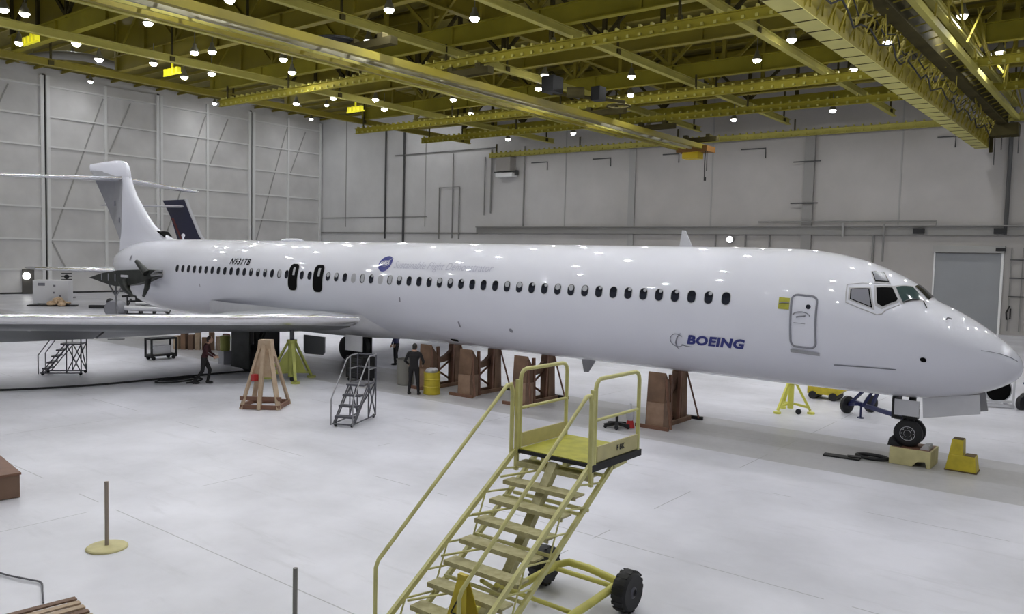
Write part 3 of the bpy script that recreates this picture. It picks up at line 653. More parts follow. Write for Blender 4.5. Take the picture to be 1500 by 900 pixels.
# nose wheel block with ramps
nb = thing('wheel_ramp_block', 'pale yellow block with arched cut-out carrying the nose wheel', 'wheel block', (30.8, 0, 0))
mb = MB(); mb.prism([(30.38, 0), (30.90, 0), (31.0, .12), (31.18, .15), (31.22, 0), (31.30, 0), (31.30, .41), (30.38, .41)], -.46, .42, lambda u, v, t: (u, t, v)); obj('body', mb, YELPALE, nb, bevel=.012)
mb = MB(); mb.bb(30.42, 31.26, -.42, .38, .405, .413); obj('top_plate', mb, WOODR, nb)
mb = MB(); mb.prism([(31.02, .413), (31.22, .413), (31.22, .52), (31.10, .52)], -.30, .1, lambda u, v, t: (u, t, v)); o = obj('wheel_chock', mb, LGREY); tag(o, 'small pale chock on the yellow block in front of the nose tyre', 'chock')
mb = MB(); mb.prism([(30.30, .413), (30.62, .413), (30.48, .52), (30.34, .60)], -.34, .15, lambda u, v, t: (u, t, v)); o = obj('wheel_chock', mb, BLACK); tag(o, 'black rubber chock on the yellow block behind the nose tyre', 'chock')
ys = thing('step_stand', 'bright yellow L-shaped step stand with flared base in front of the nose wheel', 'step stand', (31.85, -.05, 0))
mb = MB()
def fr(x0, x1, y0, y1, z0, z1, f=.05): mb.add([(x0 - f, y0 - f, z0), (x1 + f, y0 - f, z0), (x1 + f, y1 + f, z0), (x0 - f, y1 + f, z0), (x0, y0, z1), (x1, y0, z1), (x1, y1, z1), (x0, y1, z1)], [(3, 2, 1, 0), (4, 5, 6, 7), (0, 1, 5, 4), (1, 2, 6, 5), (2, 3, 7, 6), (3, 0, 4, 7)])
mb.add([(31.56, -.22, 0), (32.22, -.22, 0), (32.22, .26, 0), (31.56, .26, 0), (31.62, -.16, .38), (32.17, -.16, .38), (32.17, .22, .38), (31.62, .22, .38)], [(3, 2, 1, 0), (4, 5, 6, 7), (0, 1, 5, 4), (1, 2, 6, 5), (2, 3, 7, 6), (3, 0, 4, 7)])
mb.add([(31.62, -.16, .38), (31.92, -.16, .38), (31.92, .22, .38), (31.62, .22, .38), (31.67, -.12, .74), (31.91, -.12, .74), (31.91, .18, .74), (31.67, .18, .74)], [(4, 5, 6, 7), (0, 1, 5, 4), (1, 2, 6, 5), (2, 3, 7, 6), (3, 0, 4, 7)])
obj('body', mb, YELB, ys, bevel=.01)
for bx_ in ((31.68, 31.90, -.11, .17, .738, .750), (31.94, 32.16, -.15, .21, .378, .390), (31.55, 32.23, -.23, .27, 0, .03)): mb = MB(); mb.bb(*bx_); obj('anti_slip_tread', mb, mat('brown_grip', (.12, .08, .03), .8), ys)
# black floor plates
mb = MB(); mb.box((29.35, -.72, .02), (.85, .28, .035), Matrix.Rotation(R(6), 3, 'Z')); mb.box((29.62, -.62, .045), (.3, .2, .03), Matrix.Rotation(R(20), 3, 'Z')); o = obj('floor_plate', mb, BLACK); tag(o, 'flat black plate on the floor left of the nose wheel block', 'floor plate')
mb = MB(); rg = []
for k in range(24):
    a = 2 * math.pi * k / 24; rg.append((29.95 + .36 * math.cos(a), -.28 + .22 * math.sin(a), .04))
mb.tube(rg + [rg[0]], .045, 8, False); o = obj('rubber_loop', mb, BLACK); tag(o, 'black rubber ring on the floor touching the flat black plate', 'rubber ring')
# far right
es = thing('engine_stand', 'white frame with dark engine intake far beyond the tip of the nose', 'engine stand', (31.3, 10.9, 0))
mb = MB(); mb.lathe([(.46, -.1), (.42, .15), (.36, .6), (.3, .9)], (31.2, 10.7, .62), (-.55, .8, 0), 28); obj('nacelle', mb, LGREY, es, smooth=40)
mb = MB(); mb.lathe([(.02, -.16), (.2, -.13), (.41, -.12), (.41, -.10), (.02, -.10)], (31.2, 10.7, .62), (-.55, .8, 0), 28); obj('intake_fan', mb, VOID, es)
mb = MB()
for x0, y0 in ((30.75, 10.4), (31.7, 10.75)): mb.bar((x0, y0, 0), (x0, y0, 1.15), .09, .06)
mb.bar((30.75, 10.4, .08), (31.7, 10.75, .08), .1, .1); mb.bar((30.75, 10.4, .2), (31.7, 10.75, .24), .06, .06); mb.bar((30.75, 10.4, .05), (30.4, 11.3, .05), .1, .1); mb.bar((31.7, 10.75, .05), (31.35, 11.6, .05), .1, .1); obj('frame', mb, LGREY, es)
bc = thing('equipment_cart', 'dark blue cart with black wheels at the right edge, far behind the nose', 'cart', (32.2, 11.1, 0))
mb = MB(); mb.bb(32.0, 33.3, 10.75, 11.5, .2, .48); mb.bb(32.15, 33.3, 10.85, 11.4, .48, .9); mb.bar((31.95, 10.8, .9), (33.2, 10.8, .98), .06, .06); obj('body', mb, DKBLUE, bc)
for xx, yy in ((31.95, 10.7), (33.0, 10.7), (31.95, 11.5), (33.0, 11.5)):
    mb = MB(); mb.lathe([(.06, -.06), (.24, -.07), (.24, .07), (.06, .06)], (xx, yy, .24), (.9, -.4, 0), 20); obj('wheel', mb, BLACK, bc)
# base unit with black star castor foot near stairs
dl = thing('castor_base', 'small black star-shaped castor base standing behind the yellow stair platform', 'castor base', (23.45, -1.7, 0))
mb = MB()
for k in range(5):
    a = 2 * math.pi * k / 5 + .2; mb.bar((23.45, -1.7, .14), (23.45 + .36 * math.cos(a), -1.7 + .36 * math.sin(a), .08), .11, .09)
obj('star_foot', mb, BLACK, dl)
mb = MB(); mb.cyl((23.45, -1.7, .1), (23.45, -1.7, .36), .04); obj('pole', mb, BLACK, dl)
for k in range(5):
    a = 2 * math.pi * k / 5 + .2; mb = MB(); mb.lathe([(.01, -.03), (.045, -.025), (.045, .025), (.01, .03)], (23.45 + .34 * math.cos(a), -1.7 + .34 * math.sin(a), .045), (-math.sin(a), math.cos(a), 0), 12); obj('caster', mb, BLACK, dl)
cn = thing('safety_cone', 'small white and red marker bottle beside the foremost plywood cradle', 'marker', (23.72, -1.42, 0))
mb = MB(); mb.lathe([(.13, 0), (.13, .05), (.08, .22)], (23.72, -1.42, 0), (0, 0, 1), 16); obj('red_base', mb, RED, cn)
mb = MB(); mb.lathe([(.08, .22), (.11, .3), (.11, .5), (.04, .58), (.03, .7)], (23.72, -1.42, 0), (0, 0, 1), 16); obj('white_body', mb, LGREY, cn, smooth=40)
# drum
dr = thing('waste_drum', 'yellow waste drum with black rings and crumpled white liner next to the worker', 'drum', (15.95, -1.45, 0))
mb = MB(); mb.lathe([(.27, 0), (.29, .02), (.28, .25), (.295, .27), (.28, .29), (.28, .50), (.295, .52), (.28, .54), (.29, .76), (.26, .76), (.25, .1)], (15.95, -1.45, 0), (0, 0, 1), 28); obj('shell', mb, YELB, dr, smooth=30)
mb = MB(); mb.ell((15.9, -1.45, .78), (.2, .22, .13), 10, 7); mb.ell((16.03, -1.4, .82), (.11, .12, .10), 9, 6); obj('plastic_liner', mb, LGREY, dr)
# dark cabinet behind the rolling ladder
tc_ = thing('tool_cabinet', 'black roll cabinet on castors under the belly, behind the near rolling ladder', 'cabinet', (12.2, -1.4, 0), .0)
mb = MB(); mb.bb(11.75, 12.7, -1.7, -1.1, .14, .95); obj('body', mb, BLACK, tc_, bevel=.02)
for k in range(4): mb = MB(); mb.bb(11.8, 12.65, -1.725, -1.70, .2 + k * .18, .35 + k * .18); obj('drawer', mb, mat('black_enamel', (.03, .03, .035), .4), tc_)
for a, b in ((11.85, -1.6), (12.6, -1.6), (11.85, -1.2), (12.6, -1.2)): mb = MB(); mb.lathe([(.02, -.03), (.07, -.03), (.07, .03), (.02, .03)], (a, b, .07), (1, 0, 0), 12); obj('caster', mb, BLACK, tc_)
# grey bin behind worker
bn = thing('waste_bin', 'pale grey round bin left of the worker in black under the belly', 'bin', (13.9, -.7, 0)); mb = MB(); mb.lathe([(.26, 0), (.30, .03), (.33, .9), (.35, .95), (.32, .95), (.28, .1)], (13.9, -.7, 0), (0, 0, 1), 22); obj('shell', mb, mat('bin_grey', (.28, .27, .24), .6), bn, smooth=40)
# =================================================================== ROLLING LADDERS
def roller(label, loc, rz, steps, w, H, depth):
    t = thing('rolling_ladder', label, 'rolling ladder', (loc[0], loc[1], 0), rz, 'grey rolling ladders')
    rise = H / steps; run = (depth - .55) / steps; r = .021
    for k in range(steps):
        mb = MB(); mb.box((0, run * k + .1, rise * (k + 1)), (w - .04, .20, .055)); obj('step', mb, GUNMET, t, world=False)
    mb = MB(); mb.box((0, depth - .25, H), (w, .5, .04)); obj('platform', mb, GUNMET, t, world=False)
    for s in (-1, 1):
        x = s * w / 2; mb = MB()
        mb.tube([(x, 0, .1), (x, run * steps, H)], r, 6); mb.tube([(x, .12, .1), (x, run * steps + .1, H - .05)], r, 6)
        mb.tube([(x, depth, .08), (x, depth, H + .8)], r, 6); mb.tube([(x, -.05, .08), (x, depth, .08)], r, 6); mb.tube([(x, depth, .1), (x, depth - .5, H)], r, 6); mb.tube([(x, depth - .5, .08), (x, depth - .5, H + .0)], r, 6); mb.tube([(x, depth - .5, .1), (x, depth, H)], r, 6)
        obj('side_frame', mb, GUNMET, t, world=False)
        mb = MB(); mb.tube([(x * 1.12, -.1, .05), (x * 1.12, -.1, .75), (x * 1.12, -.02, .86), (x * 1.1, run * steps - .1, H + .72), (x, run * steps + .1, H + .8), (x, depth, H + .8)], r, 6); mb.tube([(x, depth - .5, H), (x, depth - .5, H + .8)], r, 6); mb.tube([(x, depth - .5, H + .42), (x, depth, H + .42)], r, 6); obj('hand_rail', mb, STEEL, t, world=False)
        for yy in (.02, depth - .03):
            mb = MB(); mb.lathe([(.01, -.025), (.055, -.02), (.055, .02), (.01, .025)], (x * .85, yy, .055), (1, 0, 0), 12); obj('caster', mb, BLACK, t, world=False)
    mb = MB(); mb.tube([(-w / 2, depth, H + .8), (w / 2, depth, H + .8)], r, 6); mb.tube([(-w / 2, depth, H + .42), (w / 2, depth, H + .42)], r, 6); mb.tube([(-w / 2, depth, .1), (w / 2, depth, H)], r, 6); mb.tube([(-w / 2, -.05, .08), (w / 2, -.05, .08)], r, 6); obj('back_rail', mb, GUNMET, t, world=False)
    return t
roller('grey rolling ladder on open floor in front of the black cabinet, nearest the camera', (17.92, -7.0), R(24), 4, .58, 1.05, 1.5)
roller('grey rolling ladder far left, standing below the near wing', (3.1, -8.7), R(-42), 5, .60, 1.15, 1.35)
# black shelf cart under the wing
ct = thing('shelf_cart', 'black two-shelf wheeled cart standing under the near wing', 'cart', (1.9, -3.55, 0))
for x0 in (1.65, 2.15):
    for y0 in (-4.1, -3.0): mb = MB(); mb.bar((x0, y0, .1), (x0, y0, .92), .07, .07); obj('post', mb, BLACK, ct)
for z in (.2, .9):
    mb = MB(); mb.bb(1.62, 2.18, -4.13, -2.97, z - .04, z + .04); obj('shelf', mb, BLACK, ct)
mb = MB(); mb.bb(1.75, 2.05, -3.9, -3.2, .24, .6); obj('motor_box', mb, LGREY, ct)
for x0 in (1.68, 2.12):
    for y0 in (-4.0, -3.1): mb = MB(); mb.lathe([(.01, -.03), (.08, -.03), (.08, .03), (.01, .03)], (x0, y0, .08), (1, 0, 0), 12); obj('caster', mb, BLACK, ct)
mb = MB(); pts = []
ctl = [(4.5, -12.5), (5.85, -11.18), (6.78, -9.01), (7.03, -7.24), (7.18, -5.2), (7.4, -3.6), (7.9, -2.2)]
def cr(ctl, n=8):
    out = []
    for i in range(len(ctl) - 1):
        p0 = ctl[max(i - 1, 0)]; p1 = ctl[i]; p2 = ctl[i + 1]; p3 = ctl[min(i + 2, len(ctl) - 1)]
        for k in range(n):
            t = k / n; out.append(tuple(.5 * (2 * p1[j] + (p2[j] - p0[j]) * t + (2 * p0[j] - 5 * p1[j] + 4 * p2[j] - p3[j]) * t * t + (-p0[j] + 3 * p1[j] - 3 * p2[j] + p3[j]) * t ** 3) for j in range(len(p1))))
    out.append(ctl[-1]); return out
mb.tube([(a, b, .035) for a, b in cr(ctl)], .035, 6); o = obj('air_hose', mb, BLACK); tag(o, 'long black hose running across the floor under the near wing', 'hose')
mb = MB(); mb.tube([(7.95 + (.75 - .1 * k / 12) * math.cos(k * math.pi / 12) * .75, -6.2 + (.95 - .1 * k / 12) * math.sin(k * math.pi / 12), .03 + .002 * k) for k in range(60)], .028, 6); o = obj('air_hose', mb, BLACK); tag(o, 'coiled black hose on the floor behind the walking worker', 'hose')

sp2 = thing('parts_bin', 'small yellow-green bin on a grey box between the walking person and the main wheels', 'bin', (4.95, -2.4, 0))
mb = MB(); mb.bb(4.75, 5.15, -2.6, -2.2, 0, .55); obj('grey_box', mb, LGREY, sp2)
mb = MB(); mb.lathe([(.17, .55), (.20, .58), (.22, 1.15), (.20, 1.18)], (4.95, -2.4, 0), (0, 0, 1), 16); obj('bin_body', mb, YELGRN, sp2)
# =================================================================== YELLOW STAIR
st = thing('boarding_stair', 'tall yellow wheeled access stair with railed platform in the foreground', 'stairs', (29.07, -13.5, 0))
XL, XR = 28.45, 29.66; PZ = 2.2; PN, PF = -12.84, -11.64
SL = 0.67
def sz(y): return 2.14 + SL * (y + 12.95)
mb = MB(); mb.bb(XL + .02, XR - .02, PN, PF, PZ - .03, PZ); obj('platform_deck', mb, YELDK, st)
mb = MB()
mb.bb(XL - .02, XL + .02, PN - .02, PF + .02, PZ - .08, PZ - .02); mb.bb(XR - .02, XR + .03, PN - .04, PF + .03, PZ - .11, PZ - .02); mb.bb(XL, XR, PN - .02, PN + .02, PZ - .06, PZ - .01)
obj('black_bumper', mb, BLACK, st)
mb = MB(); mb.bb(XL, XR, PF, PF + .05, PZ - .12, PZ - .02); mb.bb(XL + .4, XL + .46, PN, PF, PZ - .12, PZ - .03); mb.bb(XR - .46, XR - .4, PN, PF, PZ - .12, PZ - .03); obj('platform_frame', mb, YEL, st)
for s, X in ((-1, XL), (1, XR)):
    mb = MB(); mb.bb(X - .012, X + .012, PN + .1, PF, PZ, PZ + .20); kp = obj('kick_plate', mb, YELPALE, st)
    if s == 1:
        v2, f2_ = text_mesh('F BK', .10, bold=.004); mb = MB(); mb.add([(XR + .016, PF - .62 + u, PZ + .07 + v) for u, v in v2], f2_); obj('stencil_lettering', mb, BLACK, kp)
    r = .028; h = 1.08; y0, y1 = PN + .04, PF - .04
    mb = MB()
    arc = [(X, y0, PZ - .05), (X, y0, PZ + h - .12)] + [(X, y0 + .12 - .12 * math.cos(a), PZ + h - .12 + .12 * math.sin(a)) for a in (R(30), R(60), R(90))] + [(X, y1 - .12 + .12 * math.sin(a), PZ + h - .12 + .12 * math.cos(a)) for a in (R(0), R(30), R(60), R(90))] + [(X, y1, PZ - .05)]
    mb.tube(arc, r, 10); obj('guard_rail', mb, YEL, st, smooth=60)
    mb = MB(); mb.tube([(X, y0, PZ + .55), (X, y1, PZ + .55)], .022, 8); obj('mid_rail', mb, YEL, st, smooth=60)
    # stair handrail
    xx = X + s * .03; ry = PN - .10
    ey = -15.35
    mb = MB(); mb.tube([(xx, ry, PZ - .1), (xx, ry, PZ + .80), (xx, ry - .04, PZ + .90), (xx, ry - .12, PZ + .89), (xx, ry - .2, PZ + .83), (xx, ey, PZ + .83 + (ey - ry + .2) * .765), (xx, ey - .04, PZ + .80 + (ey - ry + .2) * .765 - .05), (xx, ey - .04, .05)], [.03, .03, .03, .03, .024, .024, .024, .022], 8); obj('hand_rail', mb, YEL, st, smooth=60)
    mb = MB(); mb.bar((X, PN - .02, PZ - .3), (X, PN - .02, PZ + .95), .05, .05); obj('corner_post', mb, YEL, st)
    # side truss
    mb = MB(); mb.bar((X, -12.90, sz(-12.90)), (X, -16.05, sz(-16.05) + .01), .045, .065); obj('stringer', mb, YEL, st)
    mb = MB(); mb.bar((X, -12.0, 2.10), (X, -12.35, 2.07), .05, .08); mb.bar((X, -12.33, 2.08), (X, -15.2, 2.08 - .67 * 2.87), .05, .06)
    obj('lower_chord', mb, YEL, st)
    mb = MB()
    for k in range(7):
        yy = -13.15 - k * .36; mb.tube([(X, yy, sz(yy) - .03), (X, yy + .50, sz(yy) - .10)], .014, 6)
        if k % 2: mb.tube([(X, yy, sz(yy) - .05), (X, yy - .25, sz(yy) - .62)], .012, 6)
    obj('truss_web', mb, YEL, st)
for k in range(10):
    z = 2.04 - .193 * k - .03; y = -12.78 - .286 * k
    mb = MB(); mb.box(((XL + XR) / 2, y, z), (XR - XL - .05, .215, .025)); mb.box(((XL + XR) / 2, y - .10, z - .02), (XR - XL - .05, .02, .045)); obj('tread', mb, TREAD, st)
mb = MB(); mb.bar((29.05, -12.80, 2.08), (29.05, -13.95, .62), .13, .10); mb.bar((29.05, -13.7, .95), (29.05, -14.6, .2), .09, .08); obj('lift_mast', mb, TREAD, st)
mb = MB()
mb.bar((XL, -12.9, 1.6), (XR, -12.9, 1.6), .04, .04)
for k in range(5):
    y = -13.0 - k * .57; mb.bar((XL, y + .45, sz(y) - .12), (XR, y + .45, sz(y) - .12), .035, .035)
    mb.tube([(XL, y - .2, sz(y - .2) - .1), (28.95, y + .30, sz(y) - .12)], .016, 6)
obj('cross_bar', mb, YEL, st)
mb = MB()
mb.tube([(28.52, -14.9, .16), (28.52, -13.6, .24), (28.56, -11.95, .33), (28.66, -11.80, .35), (29.0, -11.78, .34), (29.55, -11.86, .31)], .055, 10)
mb.tube([(29.56, -11.95, .30), (29.56, -12.6, .26), (29.52, -14.9, .14), (29.5, -15.9, .1)], .055, 10); mb.tube([(28.52, -14.9, .16), (28.5, -15.9, .1)], .05, 10)
mb.tube([(28.5, -15.9, .1), (29.5, -15.9, .1)], .05, 10); mb.tube([(28.40, -12.0, .29), (29.75, -12.0, .29)], .035, 10)
mb.tube([(28.6, -13.2, .28), (29.0, -14.2, .9)], .03, 8); mb.tube([(29.5, -13.0, .25), (29.05, -14.0, .8)], .03, 8)
obj('base_frame', mb, mat('frame_yellow', (.66, .62, .14), .45, noise=.15, scale=4), st, smooth=50)
for X in (28.36, 29.76):
    mb = MB(); mb.lathe([(.13, -.10), (.24, -.11), (.285, -.06), (.29, 0), (.285, .06), (.24, .11), (.13, .10)], (X, -12.0, .29), (1, 0, 0), 36)
    for k in range(18):
        a = 2 * math.pi * k / 18; mb.box((X, -12.0 + .288 * math.cos(a), .29 + .279 * math.sin(a)), (.17, .05, .014), Matrix.Rotation(a - math.pi / 2, 3, 'X'))
    w = obj('wheel', mb, BLACK, st, smooth=40)
    mb = MB(); mb.lathe([(.13, -.07), (.05, -.12), (.05, .12), (.13, .07)], (X, -12.0, .29), (1, 0, 0), 20); obj('wheel_hub', mb, GUNMET, w, smooth=40)
# folding yellow warning sign on the stair
ws = thing('floor_sign', 'small bright yellow folding warning sign standing on a low tread of the yellow stair', 'warning sign', (29.18, -14.75, .66))
def sg(u, v, t): return (29.18 + u, -14.75 + t, .66 + v)
for s in (-1, 1):
    mb = MB(); mb.add([sg(-.15, 0, s * .12), sg(.15, 0, s * .12), sg(.06, .5, s * .02), sg(-.06, .5, s * .02), sg(-.15, 0, s * .12 + .012), sg(.15, 0, s * .12 + .012), sg(.06, .5, s * .02 + .012), sg(-.06, .5, s * .02 + .012)], [(0, 1, 2, 3), (7, 6, 5, 4), (0, 4, 5, 1), (1, 5, 6, 2), (2, 6, 7, 3), (3, 7, 4, 0)]); pn = obj('panel', mb, YELB, ws)
    if s == -1:
        mb = MB()
        for a, b in (((-.08, .10), (.08, .10)), ((.08, .10), (0, .27)), ((0, .27), (-.08, .10))):
            mb.bar(sg(a[0], a[1], -.125 + a[1] * .2 - .004), sg(b[0], b[1], -.125 + b[1] * .2 - .004), .004, .016)
        obj('warning_triangle', mb, BLACK, pn)
mb = MB(); mb.box(sg(0, .51, 0), (.12, .06, .05)); obj('carry_handle', mb, YELB, ws)
# =================================================================== FOREGROUND LEFT
po = thing('stanchion', 'thin grey stanchion post standing in a flat round pale yellow base on the open floor', 'stanchion', (22.26, -15.5, 0))
mb = MB(); mb.lathe([(.31, 0), (.31, .02), (.29, .035), (.06, .05)], (22.26, -15.5, 0), (0, 0, 1), 36); obj('base', mb, YELPALE, po)
mb = MB(); mb.cyl((22.26, -15.5, .04), (22.26, -15.5, 1.08), .032, 14); obj('pole', mb, mat('tan_pole', (.32, .27, .22), .5), po, smooth=40)
p2 = thing('stanchion', 'thin grey stanchion post at the bottom edge of the photo, left of the yellow stair', 'stanchion', (26.93, -15.37, 0))
mb = MB(); mb.lathe([(.31, 0), (.31, .02), (.29, .035), (.06, .05)], (26.93, -15.37, 0), (0, 0, 1), 36); obj('base', mb, YELPALE, p2)
mb = MB(); mb.cyl((26.93, -15.37, .04), (26.93, -15.37, .86), .030, 14); obj('pole', mb, PIPE, p2, smooth=40)
cr_ = thing('timber_crate', 'dark brown boxed timber crate cut off by the left edge of the photo', 'crate', (17.9, -15.6, 0))
mb = MB(); Q = Matrix.Rotation(R(-8), 3, 'Z')
mb.box((17.55, -15.72, .23), (1.75, 1.0, .44), Q); obj('body', mb, CARD, cr_, bevel=.01)
mb = MB(); mb.box((17.55, -15.72, .47), (1.79, 1.04, .04), Q); obj('lid', mb, WOODR, cr_)
mb = MB(); mb.bar((17.35, -15.58, .45), (17.35, -15.58, 1.25), .09, .09); mb.bar((17.35, -15.58, .50), (17.6, -15.45, .6), .06, .06); o = obj('timber_post', mb, WOODR); tag(o, 'reddish timber post rising from the brown crate at the left edge', 'post')
# pallet
pal = thing('wooden_pallet', 'pale slatted wooden pallet in the bottom left corner', 'pallet', (23.9, -17.4, 0))
Cc = Vector((24.12, -16.81, 0)); d1 = Vector((-.10, -.995, 0)); d2 = Vector((.999, -.02, 0))
mb = MB()
d1 = Vector((-.13, -1, 0)).normalized(); d2 = Vector((1, -.12, 0)).normalized()
for k in range(7):
    mb = MB(); a = Cc + d2 * (.06 + .165 * k) + Vector((0, 0, .15)); mb.bar(a, a + d1 * 1.1, .10, .022); obj('top_slat', mb, PINE if k % 3 else CARD, pal)
for k in range(3):
    mb = MB(); a = Cc + d1 * (.05 + .5 * k) + Vector((0, 0, .085)); mb.bar(a, a + d2 * 1.12, .08, .10); obj('stringer', mb, PINE, pal)
for k in range(3):
    mb = MB(); a = Cc + d2 * (.06 + .5 * k) + Vector((0, 0, .015)); mb.bar(a, a + d1 * 1.1, .10, .022); obj('bottom_slat', mb, PINE, pal)
mb = MB(); mb.tube([(a, b, c) for a, b, c in cr([(21.2, -17.1, .03), (22.2, -17.02, .03), (22.75, -16.85, .03), (23.0, -16.78, .03), (23.35, -16.9, .03), (23.75, -17.05, .04)])], .014, 6); o = obj('steel_cable', mb, GUNMET); tag(o, 'thin bent grey cable on the floor running to the slatted pallet', 'cable')
# =================================================================== FAR LEFT BACKGROUND
wb = thing('equipment_cabinet', 'large white equipment housing far left by the hangar doors', 'cabinet', (-34.2, 6.2, 0))
mb = MB(); Q = Matrix.Rotation(R(52), 3, 'Z'); mb.box((-34.0, 6.9, 1.0), (2.55, 1.4, 1.85), Q); obj('body', mb, mat('housing_white', (.80, .80, .82), .5), wb, bevel=.04)
def wq(u, v, z): p = Q @ Vector((u, v, 0)); return (-34.0 + p.x * .68, 6.9 + p.y * .68 + (.05 if v < -.7 else 0), z)
for u, z, a, h in ((-.8, 1.6, .5, .22), (.35, 1.5, .16, .14), (.3, .95, .12, .14), (.85, .6, .14, .34)): p = Q @ Vector((u * .8, -.71, 0)); mb = MB(); mb.box((-34.0 + p.x, 6.9 + p.y, z), (a, .05, h), Q); obj('vent_panel', mb, SEAL, wb)
for u in (-1.4, 1.4): mb = MB(); mb.lathe([(.02, -.06), (.12, -.06), (.12, .06), (.02, .06)], wq(u, -.5, .12), (1, 0, 0), 14); obj('caster', mb, BLACK, wb)
mb = MB(); rq = random.Random(5)
for k in range(22): a = rq.uniform(0, 6.28); rr_ = rq.uniform(0, 1); mb.ell((-31.6 + math.cos(a) * rr_ * .8, 6.3 + math.sin(a) * rr_ * .7, .12 + .42 * (1 - rr_)), (rq.uniform(.15, .4), rq.uniform(.15, .35), rq.uniform(.08, .2)), 8, 6)
o = obj('rag_pile', mb, ORANGE); tag(o, 'heap of orange and tan cloth in front of the white housing', 'cloth heap')
dp = thing('drip_tray', 'long flat black tray under the orange heap at far left', 'tray', (-31.4, 6.3, 0)); mb = MB(); mb.box((-31.9, 6.0, .05), (3.4, .9, .07), Q); obj('tray', mb, BLACK, dp)
mb = MB(); mb.box((-27.6, 8.1, .12), (2.4, .5, .22), Q); o = obj('drip_tray', mb, BLACK); tag(o, 'short black tray on the floor right of the white housing', 'tray')
ch = thing('office_chair', 'small black swivel chair just right of the white housing, by the hangar door', 'chair', (-40.6, 11.1, 0))
mb = MB(); mb.box((-40.6, 11.1, .55), (.6, .7, .14), Q); obj('seat', mb, BLACK, ch, bevel=.03)
mb = MB(); mb.box((-40.9, 10.8, 1.1), (.14, .7, .9), Q); obj('backrest', mb, BLACK, ch, bevel=.03)
mb = MB(); mb.cyl((-40.6, 11.1, .1), (-40.6, 11.1, .5), .06); mb.bar((-41.0, 11.1, .08), (-40.2, 11.1, .08), .08, .08); mb.bar((-40.6, 10.7, .08), (-40.6, 11.5, .08), .08, .08); obj('base', mb, BLACK, ch)
fn = thing('wall_fan', 'small black round-headed fan on a pole right of the white housing', 'fan', (-41.4, 11.1, 0))
mb = MB(); mb.cyl((-41.4, 11.1, 0), (-41.4, 11.1, 1.6), .05); obj('pole', mb, BLACK, fn)
mb = MB(); mb.lathe([(.05, -.12), (.20, -.06), (.20, .06), (.05, .12)], (-41.4, 11.1, 1.9), (.85, -.5, 0), 18); obj('fan_head', mb, BLACK, fn)
# engine on transport stand under the pylon
eg = thing('engine_on_stand', 'silver duct and round grey drum on a dark cradle below the bare engine pylon', 'engine stand', (-20, 9.0, 0))
A0 = Vector((-17.4, 3.9, 0)); dd = Vector((.786, .618, 0)); nn = Vector((-.618, .786, 0))
eg.location = A0 + dd
Zv = lambda z: Vector((0, 0, z))
mb = MB(); mb.lathe([(.02, -.55), (.40, -.52), (.58, -.3), (.60, .1), (.52, .5), (.02, .52)], A0 + Zv(.72), (.5, -.85, 0), 24); obj('round_drum', mb, mat('drum_grey', (.20, .20, .22), .45), eg, smooth=40)
mb = MB(); mb.cyl(A0 + dd * .5 + Zv(.78), A0 + dd * 3.4 + Zv(.78), .17, 14); obj('silver_duct', mb, SILVER, eg, smooth=40)
mb = MB(); mb.cyl(A0 + dd * 1.0 + nn * .6 + Zv(1.05), A0 + dd * 3.3 + nn * .6 + Zv(1.05), .12, 14); obj('silver_duct', mb, SILVER, eg, smooth=40)
mb = MB()
mb.bar(A0 + dd * .4 + Zv(.3), A0 + dd * 3.4 + Zv(.3), .14, .14); mb.bar(A0 + nn * 1.2 + Zv(.3), A0 + nn * 1.2 + dd * 3.2 + Zv(.3), .14, .14)
for k in (0.4, 1.5, 2.4, 3.3): mb.bar(A0 + dd * k + Zv(.0), A0 + dd * k + Zv(.9), .08, .08); mb.bar(A0 + dd * k + Zv(.3), A0 + dd * k + nn * 1.2 + Zv(1.3), .08, .08)
mb.bar(A0 + dd * .9 + nn * .9 + Zv(1.38), A0 + dd * 2.5 + nn * .9 + Zv(1.38), .4, .34); mb.bar(A0 + dd * 3.4 + Zv(.7), A0 + dd * 2.4 + Zv(1.5), .09, .09); mb.bar(A0 + dd * 3.3 + Zv(.5), A0 + dd * 1.8 + Zv(1.62), .07, .07)
mb.bar(A0 + nn * 1.5 - dd * .3 + Zv(1.45), A0 + nn * 1.5 + dd * 1.2 + Zv(1.55), .3, .14); mb.bar(A0 + nn * 1.2 + dd * .2 + Zv(1.15), A0 + nn * 1.2 + dd * 1.6 + Zv(1.22), .2, .12)
for k in (0, 1.0): mb.bar(A0 + nn * 1.5 + dd * k, A0 + nn * 1.5 + dd * k + Zv(1.5), .07, .07)
obj('cradle_frame', mb, BLACK, eg)
mb = MB(); mb.cyl(A0 - dd * .7 + nn * .6, A0 - dd * .7 + nn * .6 + Zv(1.0), .04); mb.ell(A0 - dd * .7 + nn * .6 + Zv(1.15), (.22, .22, .2)); o = obj('ball_post', mb, BLACK); tag(o, 'small black ball-topped post left of the grey drum under the bare pylon', 'post')
mb = MB(); B0 = Vector((-6.5, -1.4, 0)); mb.cyl(B0, B0 + Vector((0, 0, 3.0)), .05); mb.tube([B0 + Vector((0, 0, 2.2)), B0 + Vector((.6, .1, 2.9))], .04); mb.tube([B0 + Vector((0, 0, 2.2)), B0 + Vector((-.6, -.1, 2.9))], .04); mb.lathe([(.4, 0), (.4, .05), (.06, .1)], B0, (0, 0, 1), 18); o = obj('support_pole', mb, STEEL); tag(o, 'thin grey support pole propping the bare engine pylon', 'support pole')
